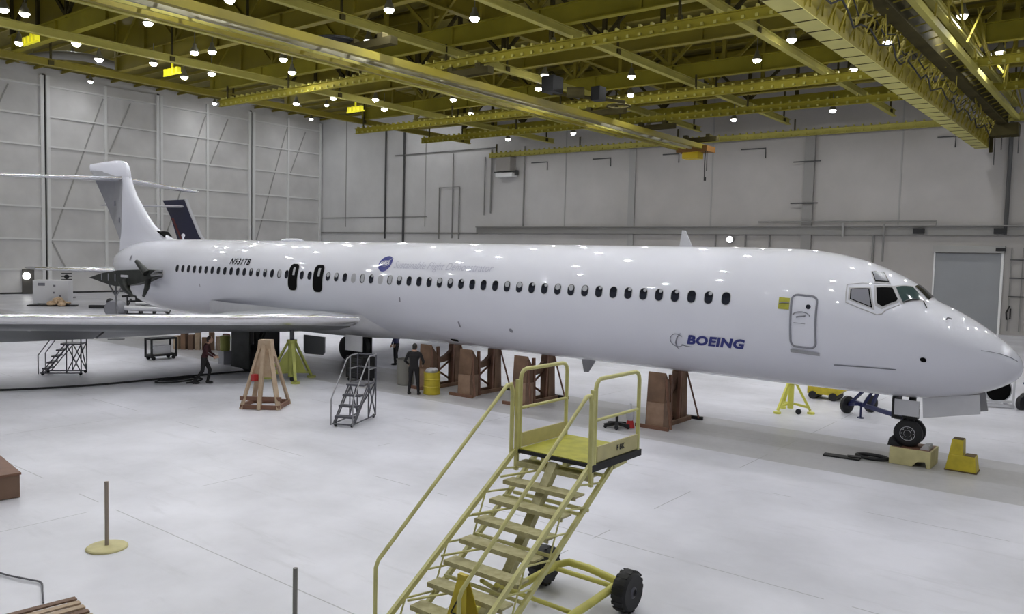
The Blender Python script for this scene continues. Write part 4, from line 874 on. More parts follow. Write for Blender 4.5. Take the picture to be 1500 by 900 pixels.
# background ground equipment seen under the belly
bx = thing('timber_stack', 'row of pale and brown timber bundles on the floor right of the black shelf cart', 'timber stack', (0, -.5, 0))
for k, (u, h, m) in enumerate([(0, 1.0, PINE), (.75, 1.3, PLY), (1.5, 1.1, CARD), (2.2, 1.4, PINE), (2.9, .9, PLY), (3.7, 1.3, CARD), (4.5, 1.0, PINE), (5.3, 1.2, WOODR)]):
    mb = MB(); mb.box((-.9 + u * .34, -1.2 + u * .27, h * .32), (.22, .40, h * .64), Matrix.Rotation(R(30 + k * 7), 3, 'Z')); obj('board_bundle', mb, m, bx)
# =================================================================== PEOPLE
def person(label, loc, rz, J, shirt, trousers, hair=HAIR, clothes='black'):
    """J: joint positions (x forward, y left, z up) for a standing figure"""
    t = thing('person', label, 'person', (loc[0], loc[1], 0), rz)
    mb = MB()
    def limb(names, rads):
        pts = [Vector(J[n]) for n in names]; P = []; Rr = []
        for i in range(len(pts) - 1):
            for k in range(5): P.append(pts[i].lerp(pts[i + 1], k / 5)); Rr.append(rads[i] * (1 - k / 5) + rads[i + 1] * k / 5)
        P.append(pts[-1]); Rr.append(rads[-1]); mb.tube(P, Rr, 12)
        for p, r in zip(pts, rads): mb.ell(p, (r, r, r), 10, 8)
    pel, ch, nk, hd = [Vector(J[n]) for n in ('pelvis', 'chest', 'neck', 'head')]
    up = (ch - pel).normalized()
    for k in range(9):
        s = k / 8; c = pel.lerp(nk, s); wv = [.175, .175, .17, .165, .17, .19, .205, .185, .10][k]; dv = [.115, .115, .105, .10, .11, .12, .125, .11, .08][k]
        mb.ell(c, (dv, wv, .10), 14, 8)
    limb(['neck', 'head'], [.058, .055]); mb.ell(hd + Vector((.01, 0, .03)), (.098, .076, .122), 18, 14); mb.ell(hd + Vector((.045, 0, -.045)), (.05, .05, .05), 12, 8)
    mb.ell(hd + Vector((.105, 0, .01)), (.022, .014, .022), 8, 6)
    for s in (-1, 1): mb.ell(hd + Vector((0, s * .078, .015)), (.02, .012, .03), 8, 6); mb.ell(hd + Vector((.088, s * .03, .04)), (.012, .014, .01), 8, 6)
    for s in ('l', 'r'):
        limb(['neck', 'sh_' + s, 'el_' + s, 'wr_' + s], [.07, .062, .047, .032])
        limb(['pelvis', 'hip_' + s, 'kn_' + s, 'an_' + s], [.11, .098, .066, .047])
        an = Vector(J['an_' + s]); mb.ell(an + Vector((.07, 0, -.045)), (.135, .05, .045), 12, 8); mb.ell(an + Vector((-.02, 0, -.03)), (.06, .045, .06), 10, 8)
        wr = Vector(J['wr_' + s]); d = (wr - Vector(J['el_' + s])).normalized(); side = Vector((0, 1, 0)).cross(d).normalized() if abs(d.y) < .9 else Vector((1, 0, 0))
        q = d.cross(side).normalized(); mb.ell(wr + d * .05, (.036, .036, .045), 10, 8)
        for k in range(4):
            o0 = wr + d * .075 + side * (-.03 + .02 * k); L_ = (.06, .07, .065, .05)[k]
            mb.tube([o0, o0 + d * L_ * .6, o0 + d * L_ + q * .02], [.011, .0105, .009], 6)
        mb.tube([wr + d * .03 + side * .03, wr + d * .06 + side * .055, wr + d * .09 + side * .055], [.013, .012, .010], 6)
    body = obj('body', mb, [SKIN, shirt, trousers, BLACK], t, world=False, smooth=180)
    rm = body.modifiers.new('r', 'REMESH'); rm.mode = 'VOXEL'; rm.voxel_size = .014; sm = body.modifiers.new('s', 'SMOOTH'); sm.iterations = 3; sm.factor = .5
    dg = bpy.context.evaluated_depsgraph_get(); dg.update(); me = bpy.data.meshes.new_from_object(body.evaluated_get(dg)); body.modifiers.clear()
    me.materials.clear()
    for m in (SKIN, shirt, trousers, BLACK): me.materials.append(m)
    wl, wr_ = Vector(J['wr_l']), Vector(J['wr_r']); mi = []
    for p in me.polygons:
        c = p.center
        if c.z < .10: k = 3
        elif (c - hd).length < .17 and (c - nk).length > .075 and c.z > nk.z + .02: k = 0
        elif (c - wl).length < .17 and (c - Vector(J['el_l'])).length > .24 or (c - wr_).length < .17 and (c - Vector(J['el_r'])).length > .24: k = 0
        elif (c - pel).dot(up) > .03 or (c - Vector(J['hip_l'])).z > .12: k = 1
        else: k = 2
        mi.append(k)
    me.polygons.foreach_set('material_index', mi); me.polygons.foreach_set('use_smooth', [True] * len(me.polygons))
    body.data = me; body.location = (0, 0, 0)
    mb = MB(); mb.ell(hd + Vector((-.018, 0, .055)), (.098, .085, .108), 18, 12); mb.ell(hd + Vector((-.05, 0, .0)), (.06, .075, .09), 14, 10); obj('hair', mb, hair, t, world=False, smooth=180)
    return t
J1 = dict(pelvis=(-.02, 0, .92), chest=(.03, 0, 1.22), neck=(.09, 0, 1.42), head=(.17, 0, 1.55), hip_l=(-.02, .09, .88), hip_r=(-.02, -.09, .88), kn_l=(.16, .09, .48), kn_r=(-.06, -.09, .47), an_l=(.08, .09, .09), an_r=(-.34, -.09, .10),
          sh_l=(.08, .19, 1.37), sh_r=(.08, -.19, 1.37), el_l=(.14, .24, 1.10), el_r=(.12, -.24, 1.11), wr_l=(.34, .18, .98), wr_r=(.32, -.18, 1.0))
person('person in maroon shirt and dark trousers walking right below the near wing', (8.95, -5.75), R(48), J1, CLOTHR, CLOTHK)
J2 = dict(pelvis=(0, 0, .93), chest=(.01, 0, 1.22), neck=(.03, 0, 1.47), head=(.08, 0, 1.60), hip_l=(0, .10, .90), hip_r=(0, -.10, .90), kn_l=(.03, .13, .49), kn_r=(.03, -.13, .49), an_l=(0, .17, .09), an_r=(0, -.17, .09),
          sh_l=(.02, .20, 1.41), sh_r=(.02, -.20, 1.41), el_l=(.04, .33, 1.14), el_r=(.04, -.32, 1.14), wr_l=(.24, .26, 1.00), wr_r=(.24, -.24, 1.02))
person('person all in black standing with back to the camera beside the yellow drum', (15.62, -2.0), R(118), J2, CLOTHK, CLOTHK)
J3 = dict(pelvis=(0, 0, .93), chest=(.01, 0, 1.22), neck=(.02, 0, 1.47), head=(.05, 0, 1.60), hip_l=(0, .09, .90), hip_r=(0, -.09, .90), kn_l=(.02, .09, .49), kn_r=(.04, -.09, .49), an_l=(0, .09, .09), an_r=(-.02, -.10, .09),
          sh_l=(.01, .19, 1.41), sh_r=(.01, -.19, 1.41), el_l=(.0, .25, 1.14), el_r=(.0, -.25, 1.14), wr_l=(.10, .24, .90), wr_r=(.10, -.24, .90))
person('person in dark clothes, only legs showing under the belly left of the worker in black', (9.95, 2.6), R(200), J3, DKBLUE, CLOTHK)
# =================================================================== ROOM SHELL
WX, WY, WZ = -49.0, 45.4, 21.6
# floor
fm = bpy.data.materials.new('white_epoxy_floor'); fm.use_nodes = True; nt = fm.node_tree; b = nt.nodes['Principled BSDF']
def N(t, **k):
    n = nt.nodes.new(t)
    for a, v in k.items(): setattr(n, a, v)
    return n
geo = N('ShaderNodeNewGeometry'); sep = N('ShaderNodeSeparateXYZ'); nt.links.new(geo.outputs['Position'], sep.inputs[0])
def mth(op, a, b_=None, clamp=False):
    n = N('ShaderNodeMath', operation=op); n.use_clamp = clamp
    for i, v in enumerate((a, b_)):
        if v is None: continue
        if isinstance(v, (int, float)): n.inputs[i].default_value = v
        else: nt.links.new(v, n.inputs[i])
    return n.outputs[0]
def noise(scale, det=5, rough=.55, vec=None):
    n = N('ShaderNodeTexNoise'); n.inputs['Scale'].default_value = scale; n.inputs['Detail'].default_value = det; n.inputs['Roughness'].default_value = rough
    nt.links.new(vec or geo.outputs['Position'], n.inputs['Vector']); return n.outputs['Fac']
mp = N('ShaderNodeMapping'); mp.inputs['Scale'].default_value = (.25, 1.6, 1); mp.inputs['Rotation'].default_value = (0, 0, R(20)); nt.links.new(geo.outputs['Position'], mp.inputs['Vector'])
n1 = noise(.35, 6); n2 = noise(1.6, 6, .7, mp.outputs[0]); n3 = noise(6, 4)
def line(coord, off, per, w):
    t = mth('ADD', coord, off); t = mth('DIVIDE', t, per); t = mth('FRACT', t); t = mth('SUBTRACT', t, .5); t = mth('ABSOLUTE', t); return mth('GREATER_THAN', t, .5 - w / per)
ly = line(sep.outputs[1], 9.75 + 100 * 4.75, 4.75, .011); lx = line(sep.outputs[0], -27.85 + 100 * 7.6, 7.6, .011)
ln = mth('MAXIMUM', ly, lx); brk = mth('GREATER_THAN', noise(.5, 2), .50); ln = mth('MULTIPLY', ln, brk); ln = mth('MULTIPLY', ln, .55)
rp = N('ShaderNodeValToRGB'); rp.color_ramp.elements[0].position = .30; rp.color_ramp.elements[0].color = (.54, .54, .58, 1); rp.color_ramp.elements[1].position = .66; rp.color_ramp.elements[1].color = (.74, .74, .80, 1)
nt.links.new(n1, rp.inputs['Fac'])
sm_ = mth('SUBTRACT', n2, .56, True); sm_ = mth('MULTIPLY', sm_, 3.2, True); sm_ = mth('MULTIPLY', sm_, .52)
mx = N('ShaderNodeMix', data_type='RGBA'); nt.links.new(sm_, mx.inputs[0]); nt.links.new(rp.outputs[0], mx.inputs[6]); mx.inputs[7].default_value = (.36, .36, .37, 1)
m2 = N('ShaderNodeMix', data_type='RGBA'); nt.links.new(ln, m2.inputs[0]); nt.links.new(mx.outputs[2], m2.inputs[6]); m2.inputs[7].default_value = (.18, .18, .18, 1)
# fuselage shadow painted into the floor colour, darker along the middle
a1 = mth('GREATER_THAN', sep.outputs[1], -2.35); a2 = mth('LESS_THAN', sep.outputs[1], 1.7); a3 = mth('MULTIPLY', mth('GREATER_THAN', sep.outputs[1], -.75), mth('LESS_THAN', sep.outputs[1], .75)); belly_shadow = mth('MULTIPLY', mth('MULTIPLY', a1, a2), mth('ADD', .58, mth('MULTIPLY', a3, .17)))
m3 = N('ShaderNodeMix', data_type='RGBA'); nt.links.new(belly_shadow, m3.inputs[0]); nt.links.new(m2.outputs[2], m3.inputs[6]); m3.inputs[7].default_value = (.34, .33, .31, 1)
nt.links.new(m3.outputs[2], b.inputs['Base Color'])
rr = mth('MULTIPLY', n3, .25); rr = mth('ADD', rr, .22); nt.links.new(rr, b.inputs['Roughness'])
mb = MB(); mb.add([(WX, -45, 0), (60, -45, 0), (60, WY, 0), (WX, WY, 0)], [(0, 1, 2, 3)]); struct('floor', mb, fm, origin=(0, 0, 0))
WL = mat('hangar_door_grey', (.74, .73, .72), .7, col2=(.60, .59, .58), scale=.35)
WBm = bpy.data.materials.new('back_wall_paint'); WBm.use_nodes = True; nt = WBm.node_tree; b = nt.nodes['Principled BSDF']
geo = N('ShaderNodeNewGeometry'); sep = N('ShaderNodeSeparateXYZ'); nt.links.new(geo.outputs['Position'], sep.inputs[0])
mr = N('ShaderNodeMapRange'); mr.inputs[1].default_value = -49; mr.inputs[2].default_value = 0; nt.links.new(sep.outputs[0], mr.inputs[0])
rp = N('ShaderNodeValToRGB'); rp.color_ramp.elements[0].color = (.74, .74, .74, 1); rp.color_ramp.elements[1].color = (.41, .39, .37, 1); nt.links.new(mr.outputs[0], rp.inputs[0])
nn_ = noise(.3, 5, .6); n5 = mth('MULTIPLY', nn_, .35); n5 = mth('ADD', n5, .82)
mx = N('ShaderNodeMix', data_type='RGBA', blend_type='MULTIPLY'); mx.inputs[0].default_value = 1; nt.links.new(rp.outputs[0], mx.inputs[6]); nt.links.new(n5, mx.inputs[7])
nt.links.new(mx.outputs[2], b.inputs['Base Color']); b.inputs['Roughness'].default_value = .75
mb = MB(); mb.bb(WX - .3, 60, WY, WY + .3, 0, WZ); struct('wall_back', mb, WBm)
mb = MB(); mb.bb(WX - .3, WX, -45, WY, 0, WZ); struct('wall_left', mb, WL)
mb = MB(); mb.bb(WX - .3, 60, -45, WY + .3, WZ, WZ + .3); struct('ceiling', mb, DECK)
# hangar door leaves on the left wall
RIB = mat('door_rib_grey', (.80, .80, .79), .6); GAP = mat('door_gap_dark', (.05, .05, .05), .8)
edges = [-22.0, -10.6, 1.0, 12.4, 23.8, 35.1, 45.3]
for i in range(6):
    y0, y1 = edges[i] + .12, edges[i + 1] - .12; o_ = (WX + .12 + (.14 if i % 2 else 0))
    mb = MB(); mb.bb(WX, o_, y0, y1, 0.05, WZ - .8); d = struct('door_%d' % (i + 1), mb, WL)
    mb = MB()
    for y in (y0 + .12, y1 - .12): mb.bb(o_, o_ + .22, y - .15, y + .15, .05, WZ - .8)
    obj('edge_post', mb, RIB, d)
    mb = MB(); ym = (y0 + y1) / 2; mb.bb(o_, o_ + .18, ym - .13, ym + .13, 2.4, WZ - .8); obj('mullion', mb, RIB, d)
    for z in (2.35, 5.25, 8.35, 11.3, 14.15, 17.0, 19.85):
        mb = MB(); mb.bb(o_, o_ + .15, y0, y1, z - .10, z + .06); r_ = obj('horizontal_rail', mb, RIB, d)
    mb = MB(); mb.bar((o_ + .05, y0 + .3, 5.0), (o_ + .05, ym - .2, 19.5), .04, .12); mb.bar((o_ + .05, ym + .3, 14), (o_ + .05, ym + 2.6, 19.5), .04, .12); mb.bar((o_ + .05, y0 + .4, 5.0), (o_ + .05, y0 + 1.6, 2.5), .04, .14); obj('diagonal_rod', mb, mat('rod_grey', (.40, .395, .38), .7), d)
    mb = MB()
    for q in range(3): mb.bb(o_, o_ + .02, y0 + 1.2, y0 + 2.2, 1.9 - q * .3, 2.0 - q * .3)
    mb.bb(o_, o_ + .02, y0, y1, 0.02, .16); obj('stencil_mark', mb, GAP, d)
mb = MB(); mb.bb(WX + .26, WX + .34, 10.2, 11.25, .05, 2.35); d = struct('door_7', mb, mat('dark_doorway', (.10, .095, .085), .6)); 
mb = MB(); mb.lathe([(.02, 0), (.34, 0), (.34, .08), (.02, .08)], (WX + .36, 10.55, 1.72), (1, 0, 0), 20); o = obj('door_lamp', mb, mat('soft_lens', (1, 1, .98), .4, emit=6), d)
for i, y in enumerate(edges[1:-1]):
    mb = MB(); mb.bb(WX + .02, WX + .10, y - .12, y + .12, 0, WZ - .6); struct('trim_%d' % (i + 1), mb, GAP)
# back wall furniture
mb = MB(); mb.bb(-22.3, 60, WY - .30, WY, 7.05, 7.75); mb.bb(-22.3, 60, WY - .45, WY, 7.68, 7.78); struct('trim_10', mb, mat('wall_band_grey', (.25, .243, .23), .7))
mb = MB(); mb.bb(-48.8, -22.3, WY - .12, WY, 7.0, 7.15); mb.bb(-48.8, -30, WY - .08, WY, 8.9, 8.98); struct('trim_11', mb, PIPE)
mb = MB(); mb.bb(-3.75, -3.1, WY - .15, WY, 0, 15); struct('trim_12', mb, WALLTRIM)
mb = MB(); mb.bb(12.55, 13.35, WY - .25, WY, 0, 15.3); struct('trim_13', mb, mat('column_grey', (.27, .262, .25), .7))
for i, x in enumerate((-44, -30.3, -11, 4.5, 19.8, 36, 44)):
    mb = MB(); mb.bb(x - .06, x + .06, WY - .03, WY, 7.8, WZ); struct('trim_%d' % (14 + i), mb, WALLTRIM)
mb = MB(); mb.bb(22.5, 26.75, WY - .06, WY, 0, 5.75); d = struct('door_8', mb, mat('rollup_door_grey', (.30, .31, .32), .6, noise=.08, scale=.5))
mb = MB(); mb.bb(22.35, 26.95, WY - .4, WY, 5.8, 6.3); obj('door_header', mb, WALLTRIM, d)
mb = MB(); mb.bb(26.75, 26.9, WY - .2, WY, 0, 5.9); mb.bb(22.4, 22.5, WY - .12, WY, 0, 5.8); obj('door_jamb', mb, RIB, d)
mb = MB(); mb.box((26.7, WY - .35, 6.05), (.6, .2, .25)); obj('door_motor', mb, BLACK, d)
def pipe(name, label, pts, r, m, cat='pipe', group=None, sm=True):
    mb = MB(); mb.tube(pts, r, 8); o = obj(name, mb, m, None, smooth=40 if sm else None); return tag(o, label, cat, group)
Y0 = WY - .12
pipe('wall_pipe', 'dark vertical pipe on the back wall, nearest the corner with the hangar doors', [(-36.8, Y0, 6.4), (-36.8, Y0, 19.2)], .10, PIPED)
pipe('wall_pipe', 'dark vertical pipe on the back wall, second from the hangar door corner', [(-33.7, Y0, 6.0), (-33.7, Y0, 18.9)], .13, PIPED)
pipe('wall_pipe', 'pale pipe bent into an upright rectangular loop on the back wall', [(-28.0, Y0, 6.4), (-28.0, Y0, 12.15), (-25.0, Y0, 12.15), (-25.0, Y0, 6.4)], .07, PIPE)
pipe('wall_pipe', 'thin pipe rising through the middle of the rectangular pipe loop', [(-26.0, Y0, 6.5), (-26.0, Y0, 15.8)], .06, PIPE)
pipe('wall_pipe', 'left of two thin drop pipes left of the box on the back wall', [(-21.4, Y0, 9.0), (-21.4, Y0, 15.2)], .05, PIPE)
pipe('wall_pipe', 'right of two thin drop pipes left of the box on the back wall', [(-20.5, Y0, 9.2), (-20.5, Y0, 15.9)], .08, PIPE)
pipe('wall_pipe', 'thin vertical pipe right of the box on the back wall', [(-16.1, Y0, 7.7), (-16.1, Y0, 16)], .08, PIPE)
pipe('wall_pipe', 'thin high horizontal pipe on the back wall left of the crane rails', [(-35.2, Y0, 16.1), (-20.0, Y0, 16.1)], .06, PIPE)
pipe('wall_pipe', 'thick dark vertical pipe at the right end of the back wall', [(26.9, Y0 - .1, 7.1), (26.9, Y0 - .1, 16.5)], .14, PIPED)
pipe('wall_pipe', 'thin horizontal pipe over the grey wall band, ending left of the roll-up door', [(9, Y0 - .3, 8.1), (22.5, Y0 - .3, 8.1), (22.5, Y0 - .3, 7.7)], .06, PIPE)
pipe('wall_pipe', 'pale vertical pipe crossing the grey wall band above the cockpit', [(18.9, Y0 - .3, 5.0), (18.9, Y0 - .3, 7.9)], .08, PIPE)
pipe('wall_pipe', 'pale short vertical pipe crossing the grey band left of the cockpit', [(15.9, Y0 - .35, 6.9), (15.9, Y0 - .35, 7.95)], .10, WALLTRIM)
pipe('wall_pipe', 'dark vertical pipe pair below the band above the cockpit', [(18.1, Y0, 4.0), (18.1, Y0, 7.4)], .09, PIPE)
for k, (a, b_) in enumerate([(-15.2, -13.2), (-7.8, -5.8), (-.3, 1.3), (7.1, 9.25), (22.2, 23.4)]):
    lb = ['leftmost', 'second from the left', 'middle', 'second from the right', 'rightmost'][k]
    pipe('wall_bracket', '%s of five small dark brackets under the crane rail, back wall' % lb, [(a, Y0, 14.25), (b_, Y0, 14.25), (b_, Y0, 13.45)], .05, PIPED, 'bracket')
pipe('wall_bracket', 'upper of two short bars crossing the grey wall column', [(11.7, Y0 - .2, 12.95), (13.9, Y0 - .2, 12.95)], .05, PIPED, 'bracket')
pipe('wall_bracket', 'lower of two short bars crossing the grey wall column', [(11.6, Y0 - .2, 9.6), (13.8, Y0 - .2, 9.6)], .05, PIPED, 'bracket')
fb = thing('unit_heater', 'pale box unit on a shelf bracket high on the back wall', 'wall unit', (-18.2, WY - .5, 11.3))
mb = MB(); mb.bb(-19.2, -17.3, WY - 1.0, WY - .01, 13.5, 14.9); obj('body', mb, mat('unit_grey', (.33, .31, .285), .7), fb)
mb = MB(); mb.bar((-19.7, WY - .6, 13.45), (-16.8, WY - .6, 13.45), .1, .1); mb.box((-16.8, WY - .5, 13.3), (.3, .3, .5)); obj('bracket', mb, PIPED, fb)
mb = MB(); mb.bb(-19.3, -17.1, WY - .9, WY - .05, 12.9, 13.3); obj('light_tray', mb, RIB, fb)
rk = thing('wall_rack', 'ladder-like steel rack on the back wall right of the roll-up door', 'rack', (27.8, WY - .1, 0))
mb = MB()
for x in (27.35, 28.05, 29.3): mb.bar((x, Y0, .3), (x, Y0, 6.2), .06, .06)
obj('upright', mb, PIPE, rk)
mb = MB()
for z in (2.75, 4.05, 5.35): mb.bar((27.3, Y0, z), (29.4, Y0, z), .07, .09)
obj('rung', mb, PIPED, rk)
mb = MB(); mb.tube([(27.45, Y0 - .1, 2.1), (27.25, Y0 - .12, 1.6), (27.3, Y0 - .12, 1.1), (27.5, Y0 - .1, 1.2), (27.5, Y0 - .1, 1.9)], .05, 6); obj('hanging_hose', mb, BLACK, rk)
for x, lb in ((21.35, 'small black box on the grey wall band above the roll-up door left corner'), (26.6, 'small black box on the grey wall band by the thick dark pipe')):
    mb = MB(); mb.box((x, WY - .45, 7.35), (.75, .3, .4)); o = obj('control_box', mb, BLACK); tag(o, lb, 'box')
wl_ = thing('wall_lamp', 'single lit round wall lamp on the back wall just over the fuselage', 'lamp', (6.5, WY - .3, 6.4)); mb = MB(); mb.lathe([(.02, 0), (.26, 0), (.22, .1), (.02, .12)], (6.5, WY - .35, 6.62), (0, -1, 0), 18); obj('lens', mb, mat('soft_lens', (1, 1, .98), .4, emit=6), wl_)
mb = MB(); mb.lathe([(.10, 0), (.30, .10), (.30, .22)], (6.5, WY - .1, 6.62), (0, -1, 0), 18); obj('housing', mb, SEAL, wl_)
for x, lb in ((5.1, 'left'), (7.8, 'middle'), (9.9, 'right')):
    pipe('wall_pipe', '%s of three short pipes under the wall band beside the lit wall lamp' % lb, [(x, Y0, 5.2), (x, Y0, 7.1)], .07, PIPE)
# =================================================================== ROOF STEEL
# deep girders across the hangar (parallel to the jet)
gy_ = [-19.5, -13.2, -7.2, -1.1, 5.2, 12.2, 18.7, 26.8, 33.2, 40.0]
names = ['nearest the back wall', 'second from the back wall', 'third from the back wall', 'fourth from the back wall', 'fifth from the back wall', 'sixth from the back wall', 'seventh from the back wall', 'eighth from the back wall', 'ninth from the back wall', 'farthest from the back wall']
for k, y in enumerate(gy_):
    g = thing('roof_girder', 'olive lattice roof girder running lengthwise above the jet, %s' % names[len(gy_) - 1 - k], 'girder', (0, y, 16.4), 0, 'lengthwise roof girders')
    mb = MB(); x0, x1 = (-20.0, 44)
    mb.bb(x0, x1, y - .2, y + .2, 16.30, 16.36); mb.bb(x0, x1, y - .2, y + .2, 17.25, 17.31); mb.bb(x0, x1, y - .03, y + .03, 16.36, 17.25)
    for q in range(11): xx = -19.5 + q * 5.9; mb.bb(xx - .05, xx + .05, y - .18, y + .18, 16.36, 17.25)
    obj('bottom_chord', mb, CEILY if k % 2 else CEILD, g)
    mb = MB(); mb.bb(x0, x1, y - .18, y + .18, 20.6, 21.2); obj('top_chord', mb, CEILD, g)
    mb = MB(); sp_ = 3.7; xx = -19.8; s = 0
    while xx < 42:
        a = (xx, y, 17.3); b_ = (xx + sp_, y, 20.7)
        if s % 2: a, b_ = (xx, y, 20.7), (xx + sp_, y, 17.3)
        mb.bar(a, b_, .16, .20); mb.bar((xx, y, 17.3), (xx, y, 20.7), .22, .22); xx += sp_; s += 1
    obj('lattice_web', mb, CEILD if k % 3 else DARKG, g)
    if y < 20:
        mb = MB(); mb.bb(x0, -4 if y > 10 else 4, y + .05, y + .08, 17.3, 20.6); obj('closed_web_panel', mb, CEILD, g)
# cross girders, deep, running towards the back wall
for k, x in enumerate((-19.9, -8, 3.6, 19.2, 34.4)):
    nm = ['fifth', 'fourth', 'third', 'second', 'first'][k]
    g = thing('roof_girder', 'olive cross girder running towards the back wall under the deck, %s from the right' % nm, 'girder', (x, 10, 18.3), 0, 'cross roof girders')
    mb = MB(); mb.bb(x - .2, x + .2, -35, WY - .1, 18.3, 18.38); mb.bb(x - .04, x + .04, -35, WY - .1, 18.38, 19.4); mb.bb(x - .2, x + .2, -35, WY - .1, 19.4, 19.48); obj('beam', mb, CEILD, g)
    mb = MB(); y = -33.0; s = 0
    while y < 42:
        a = (x, y, 19.45); b_ = (x, y + 3.4, 21.3)
        if s % 2: a, b_ = (x, y, 21.3), (x, y + 3.4, 19.45)
        mb.bar(a, b_, .12, .14); y += 3.4; s += 1
    obj('lattice_web', mb, DARKG, g)
# bright monorails running towards the back wall
rx = [-19.4, -11.75, -4.0, 3.75, 11.5, 19.4, 27.2, 35.0]
for k, x in enumerate(rx):
    ends = 44.2 if x > -12 else (40.5 if x > -20 else 33)
    g = thing('monorail_beam', 'bright yellow monorail beam running towards the back wall, %s from the left' % ['first', 'second', 'third', 'fourth', 'fifth', 'sixth', 'seventh', 'eighth', 'ninth', 'tenth'][k], 'rail', (x, 5, 15.85), 0, 'monorail beams')
    mb = MB(); mb.bb(x - .16, x + .16, -33, ends, 15.85, 15.90); mb.bb(x - .02, x + .02, -33, ends, 15.90, 16.25); mb.bb(x - .14, x + .14, -33, ends, 16.25, 16.29); obj('beam', mb, CEILB if k else CEILD, g)
    for q in range(5): mb = MB(); yy = ends - 1.2 - q * 12.8; mb.bb(x - .05, x + .05, yy - .05, yy + .05, 16.28, 18.4); mb.box((x, yy, 16.05), (.25, .3, .3)); obj('hanger', mb, DARKG, g)
# crane runways with clip rows
RW = [(12.0, -18.5, 26), (26.1, -20, 44), (33.2, -19, 44), (45.0, -20.6, 44)]
RWN = ['along the back wall, lowest', 'second from the back wall', 'third from the back wall', 'fourth from the back wall', 'fifth', 'sixth']
for (y, x0, x1), nm in zip(RW, [RWN[3], RWN[2], RWN[1], RWN[0]]):
    g = thing('crane_runway', 'yellow crane runway beam with toothed clip row, %s' % nm, 'rail', (x0, y, 15.0), 0, 'crane runway beams')
    mb = MB(); mb.bb(x0, x1, y - .13, y + .13, 15.0, 15.04); mb.bb(x0, x1, y - .02, y + .02, 15.04, 15.42); mb.bb(x0, x1, y - .13, y + .13, 15.42, 15.46); obj('beam', mb, CEILB if y > 40 else CEILY, g)
    mb = MB(); xx = x0 + .3
    while xx < x1: mb.bb(xx, xx + .13, y - .15, y - .03, 15.06, 15.20); mb.bb(xx, xx + .10, y - .12, y + .12, 15.46, 15.60); xx += .62
    c_ = obj('clip_row', mb, CEILB, g); c_['kind'] = 'stuff'
    for q in range(7):
        xx = x0 + 1 + (x1 - x0 - 2) * q / 6; mb = MB(); mb.bb(xx - .05, xx + .05, y - .05, y + .05, 15.45, 16.4); obj('hanger', mb, DARKG, g)
# crane bridge A, centre
ba = thing('crane_bridge', 'long yellow crane bridge above the fuselage middle, with small yellow hoist box at its end', 'crane', (5, 10, 13.8))
for x, w, h, m in ((3.95, .26, .34, CEILD), (4.75, .10, .22, CEILB), (5.25, .12, .2, mat('rail_grey', (.34, .32, .22), .4, metal=.4)), (6.05, .30, .36, CEILD)):
    mb = MB(); mb.bb(x - w / 2, x + w / 2, -22, 41.0, 13.75, 13.75 + h); obj('girder', mb, m, ba)
mb = MB()
for k in range(40): yy = -21 + k * 1.55; mb.bb(3.95, 6.1, yy - .05, yy + .05, 13.95, 14.05)
obj('cross_bar', mb, DARKG, ba)
for yy in (5, 12, 26, 33.2, 45 - 4.3): mb = MB(); mb.bb(3.0, 7.0, yy - .22, yy + .22, 14.45, 14.8); mb.box((4.2, yy, 14.85), (.35, .35, .4)); mb.box((6.2, yy, 14.85), (.35, .35, .4)); obj('end_truck', mb, DARKG, ba)
mb = MB(); mb.bb(3.9, 6.6, 39.6, 41.2, 13.55, 14.0); obj('end_plate', mb, mat('rusty', (.25, .12, .03), .6), ba)
mb = MB(); mb.bb(4.35, 5.75, 39.8, 40.8, 13.05, 13.65); hz = obj('hoist_box', mb, mat('hoist_yellow', (.75, .55, .02), .5), ba)
mb = MB(); mb.tube([(6.3, 40, 13.7), (6.28, 40, 12.4), (6.32, 40, 11.3)], .05, 6); mb.tube([(6.45, 40, 13.6), (6.47, 40, 12.0)], .04, 6); mb.cyl((6.35, 40, 11.2), (6.35, 40, 11.5), .09); obj('pendant_cable', mb, BLACK, ba)
# winch cluster on bridge A
wn = thing('hoist_trolley', 'dark cable hoist trolley hanging on the centre crane bridge', 'hoist', (7, 16.5, 14)); mb = MB(); mb.box((7.6, 16.8, 14.6), (.8, 1.0, .9)); obj('motor_box', mb, BLACK, wn); mb = MB(); mb.box((9.0, 19.5, 14.4), (.6, .7, .8)); obj('motor_box', mb, BLACK, wn)
mb = MB(); mb.lathe([(.3, -.5), (.3, .5)], (8.4, 18.0, 14.3), (1, .6, 0), 18); mb.tube([(7.5, 17, 14.2), (9.6, 21.5, 14.2)], .1); mb.tube([(8.6 + .7 * math.cos(a), 22.5 + .7 * math.sin(a), 14.2) for a in [R(20 * k) for k in range(19)]], .07); obj('cable_drum', mb, DARKG, wn)
cc = thing('cable_coil', 'dark coil of festoon cable over the crane bridge at upper left', 'cable coil', (3.2, 2.5, 14.6)); mb = MB()
for q in range(3): mb.tube([(3.1 + (1.0 + .1 * q) * math.cos(a), 4.6 + (.8 + .1 * q) * math.sin(a), 14.9 + .05 * q) for a in [R(20 * k) for k in range(19)]], .08, 6)
obj('coil', mb, BLACK, cc)
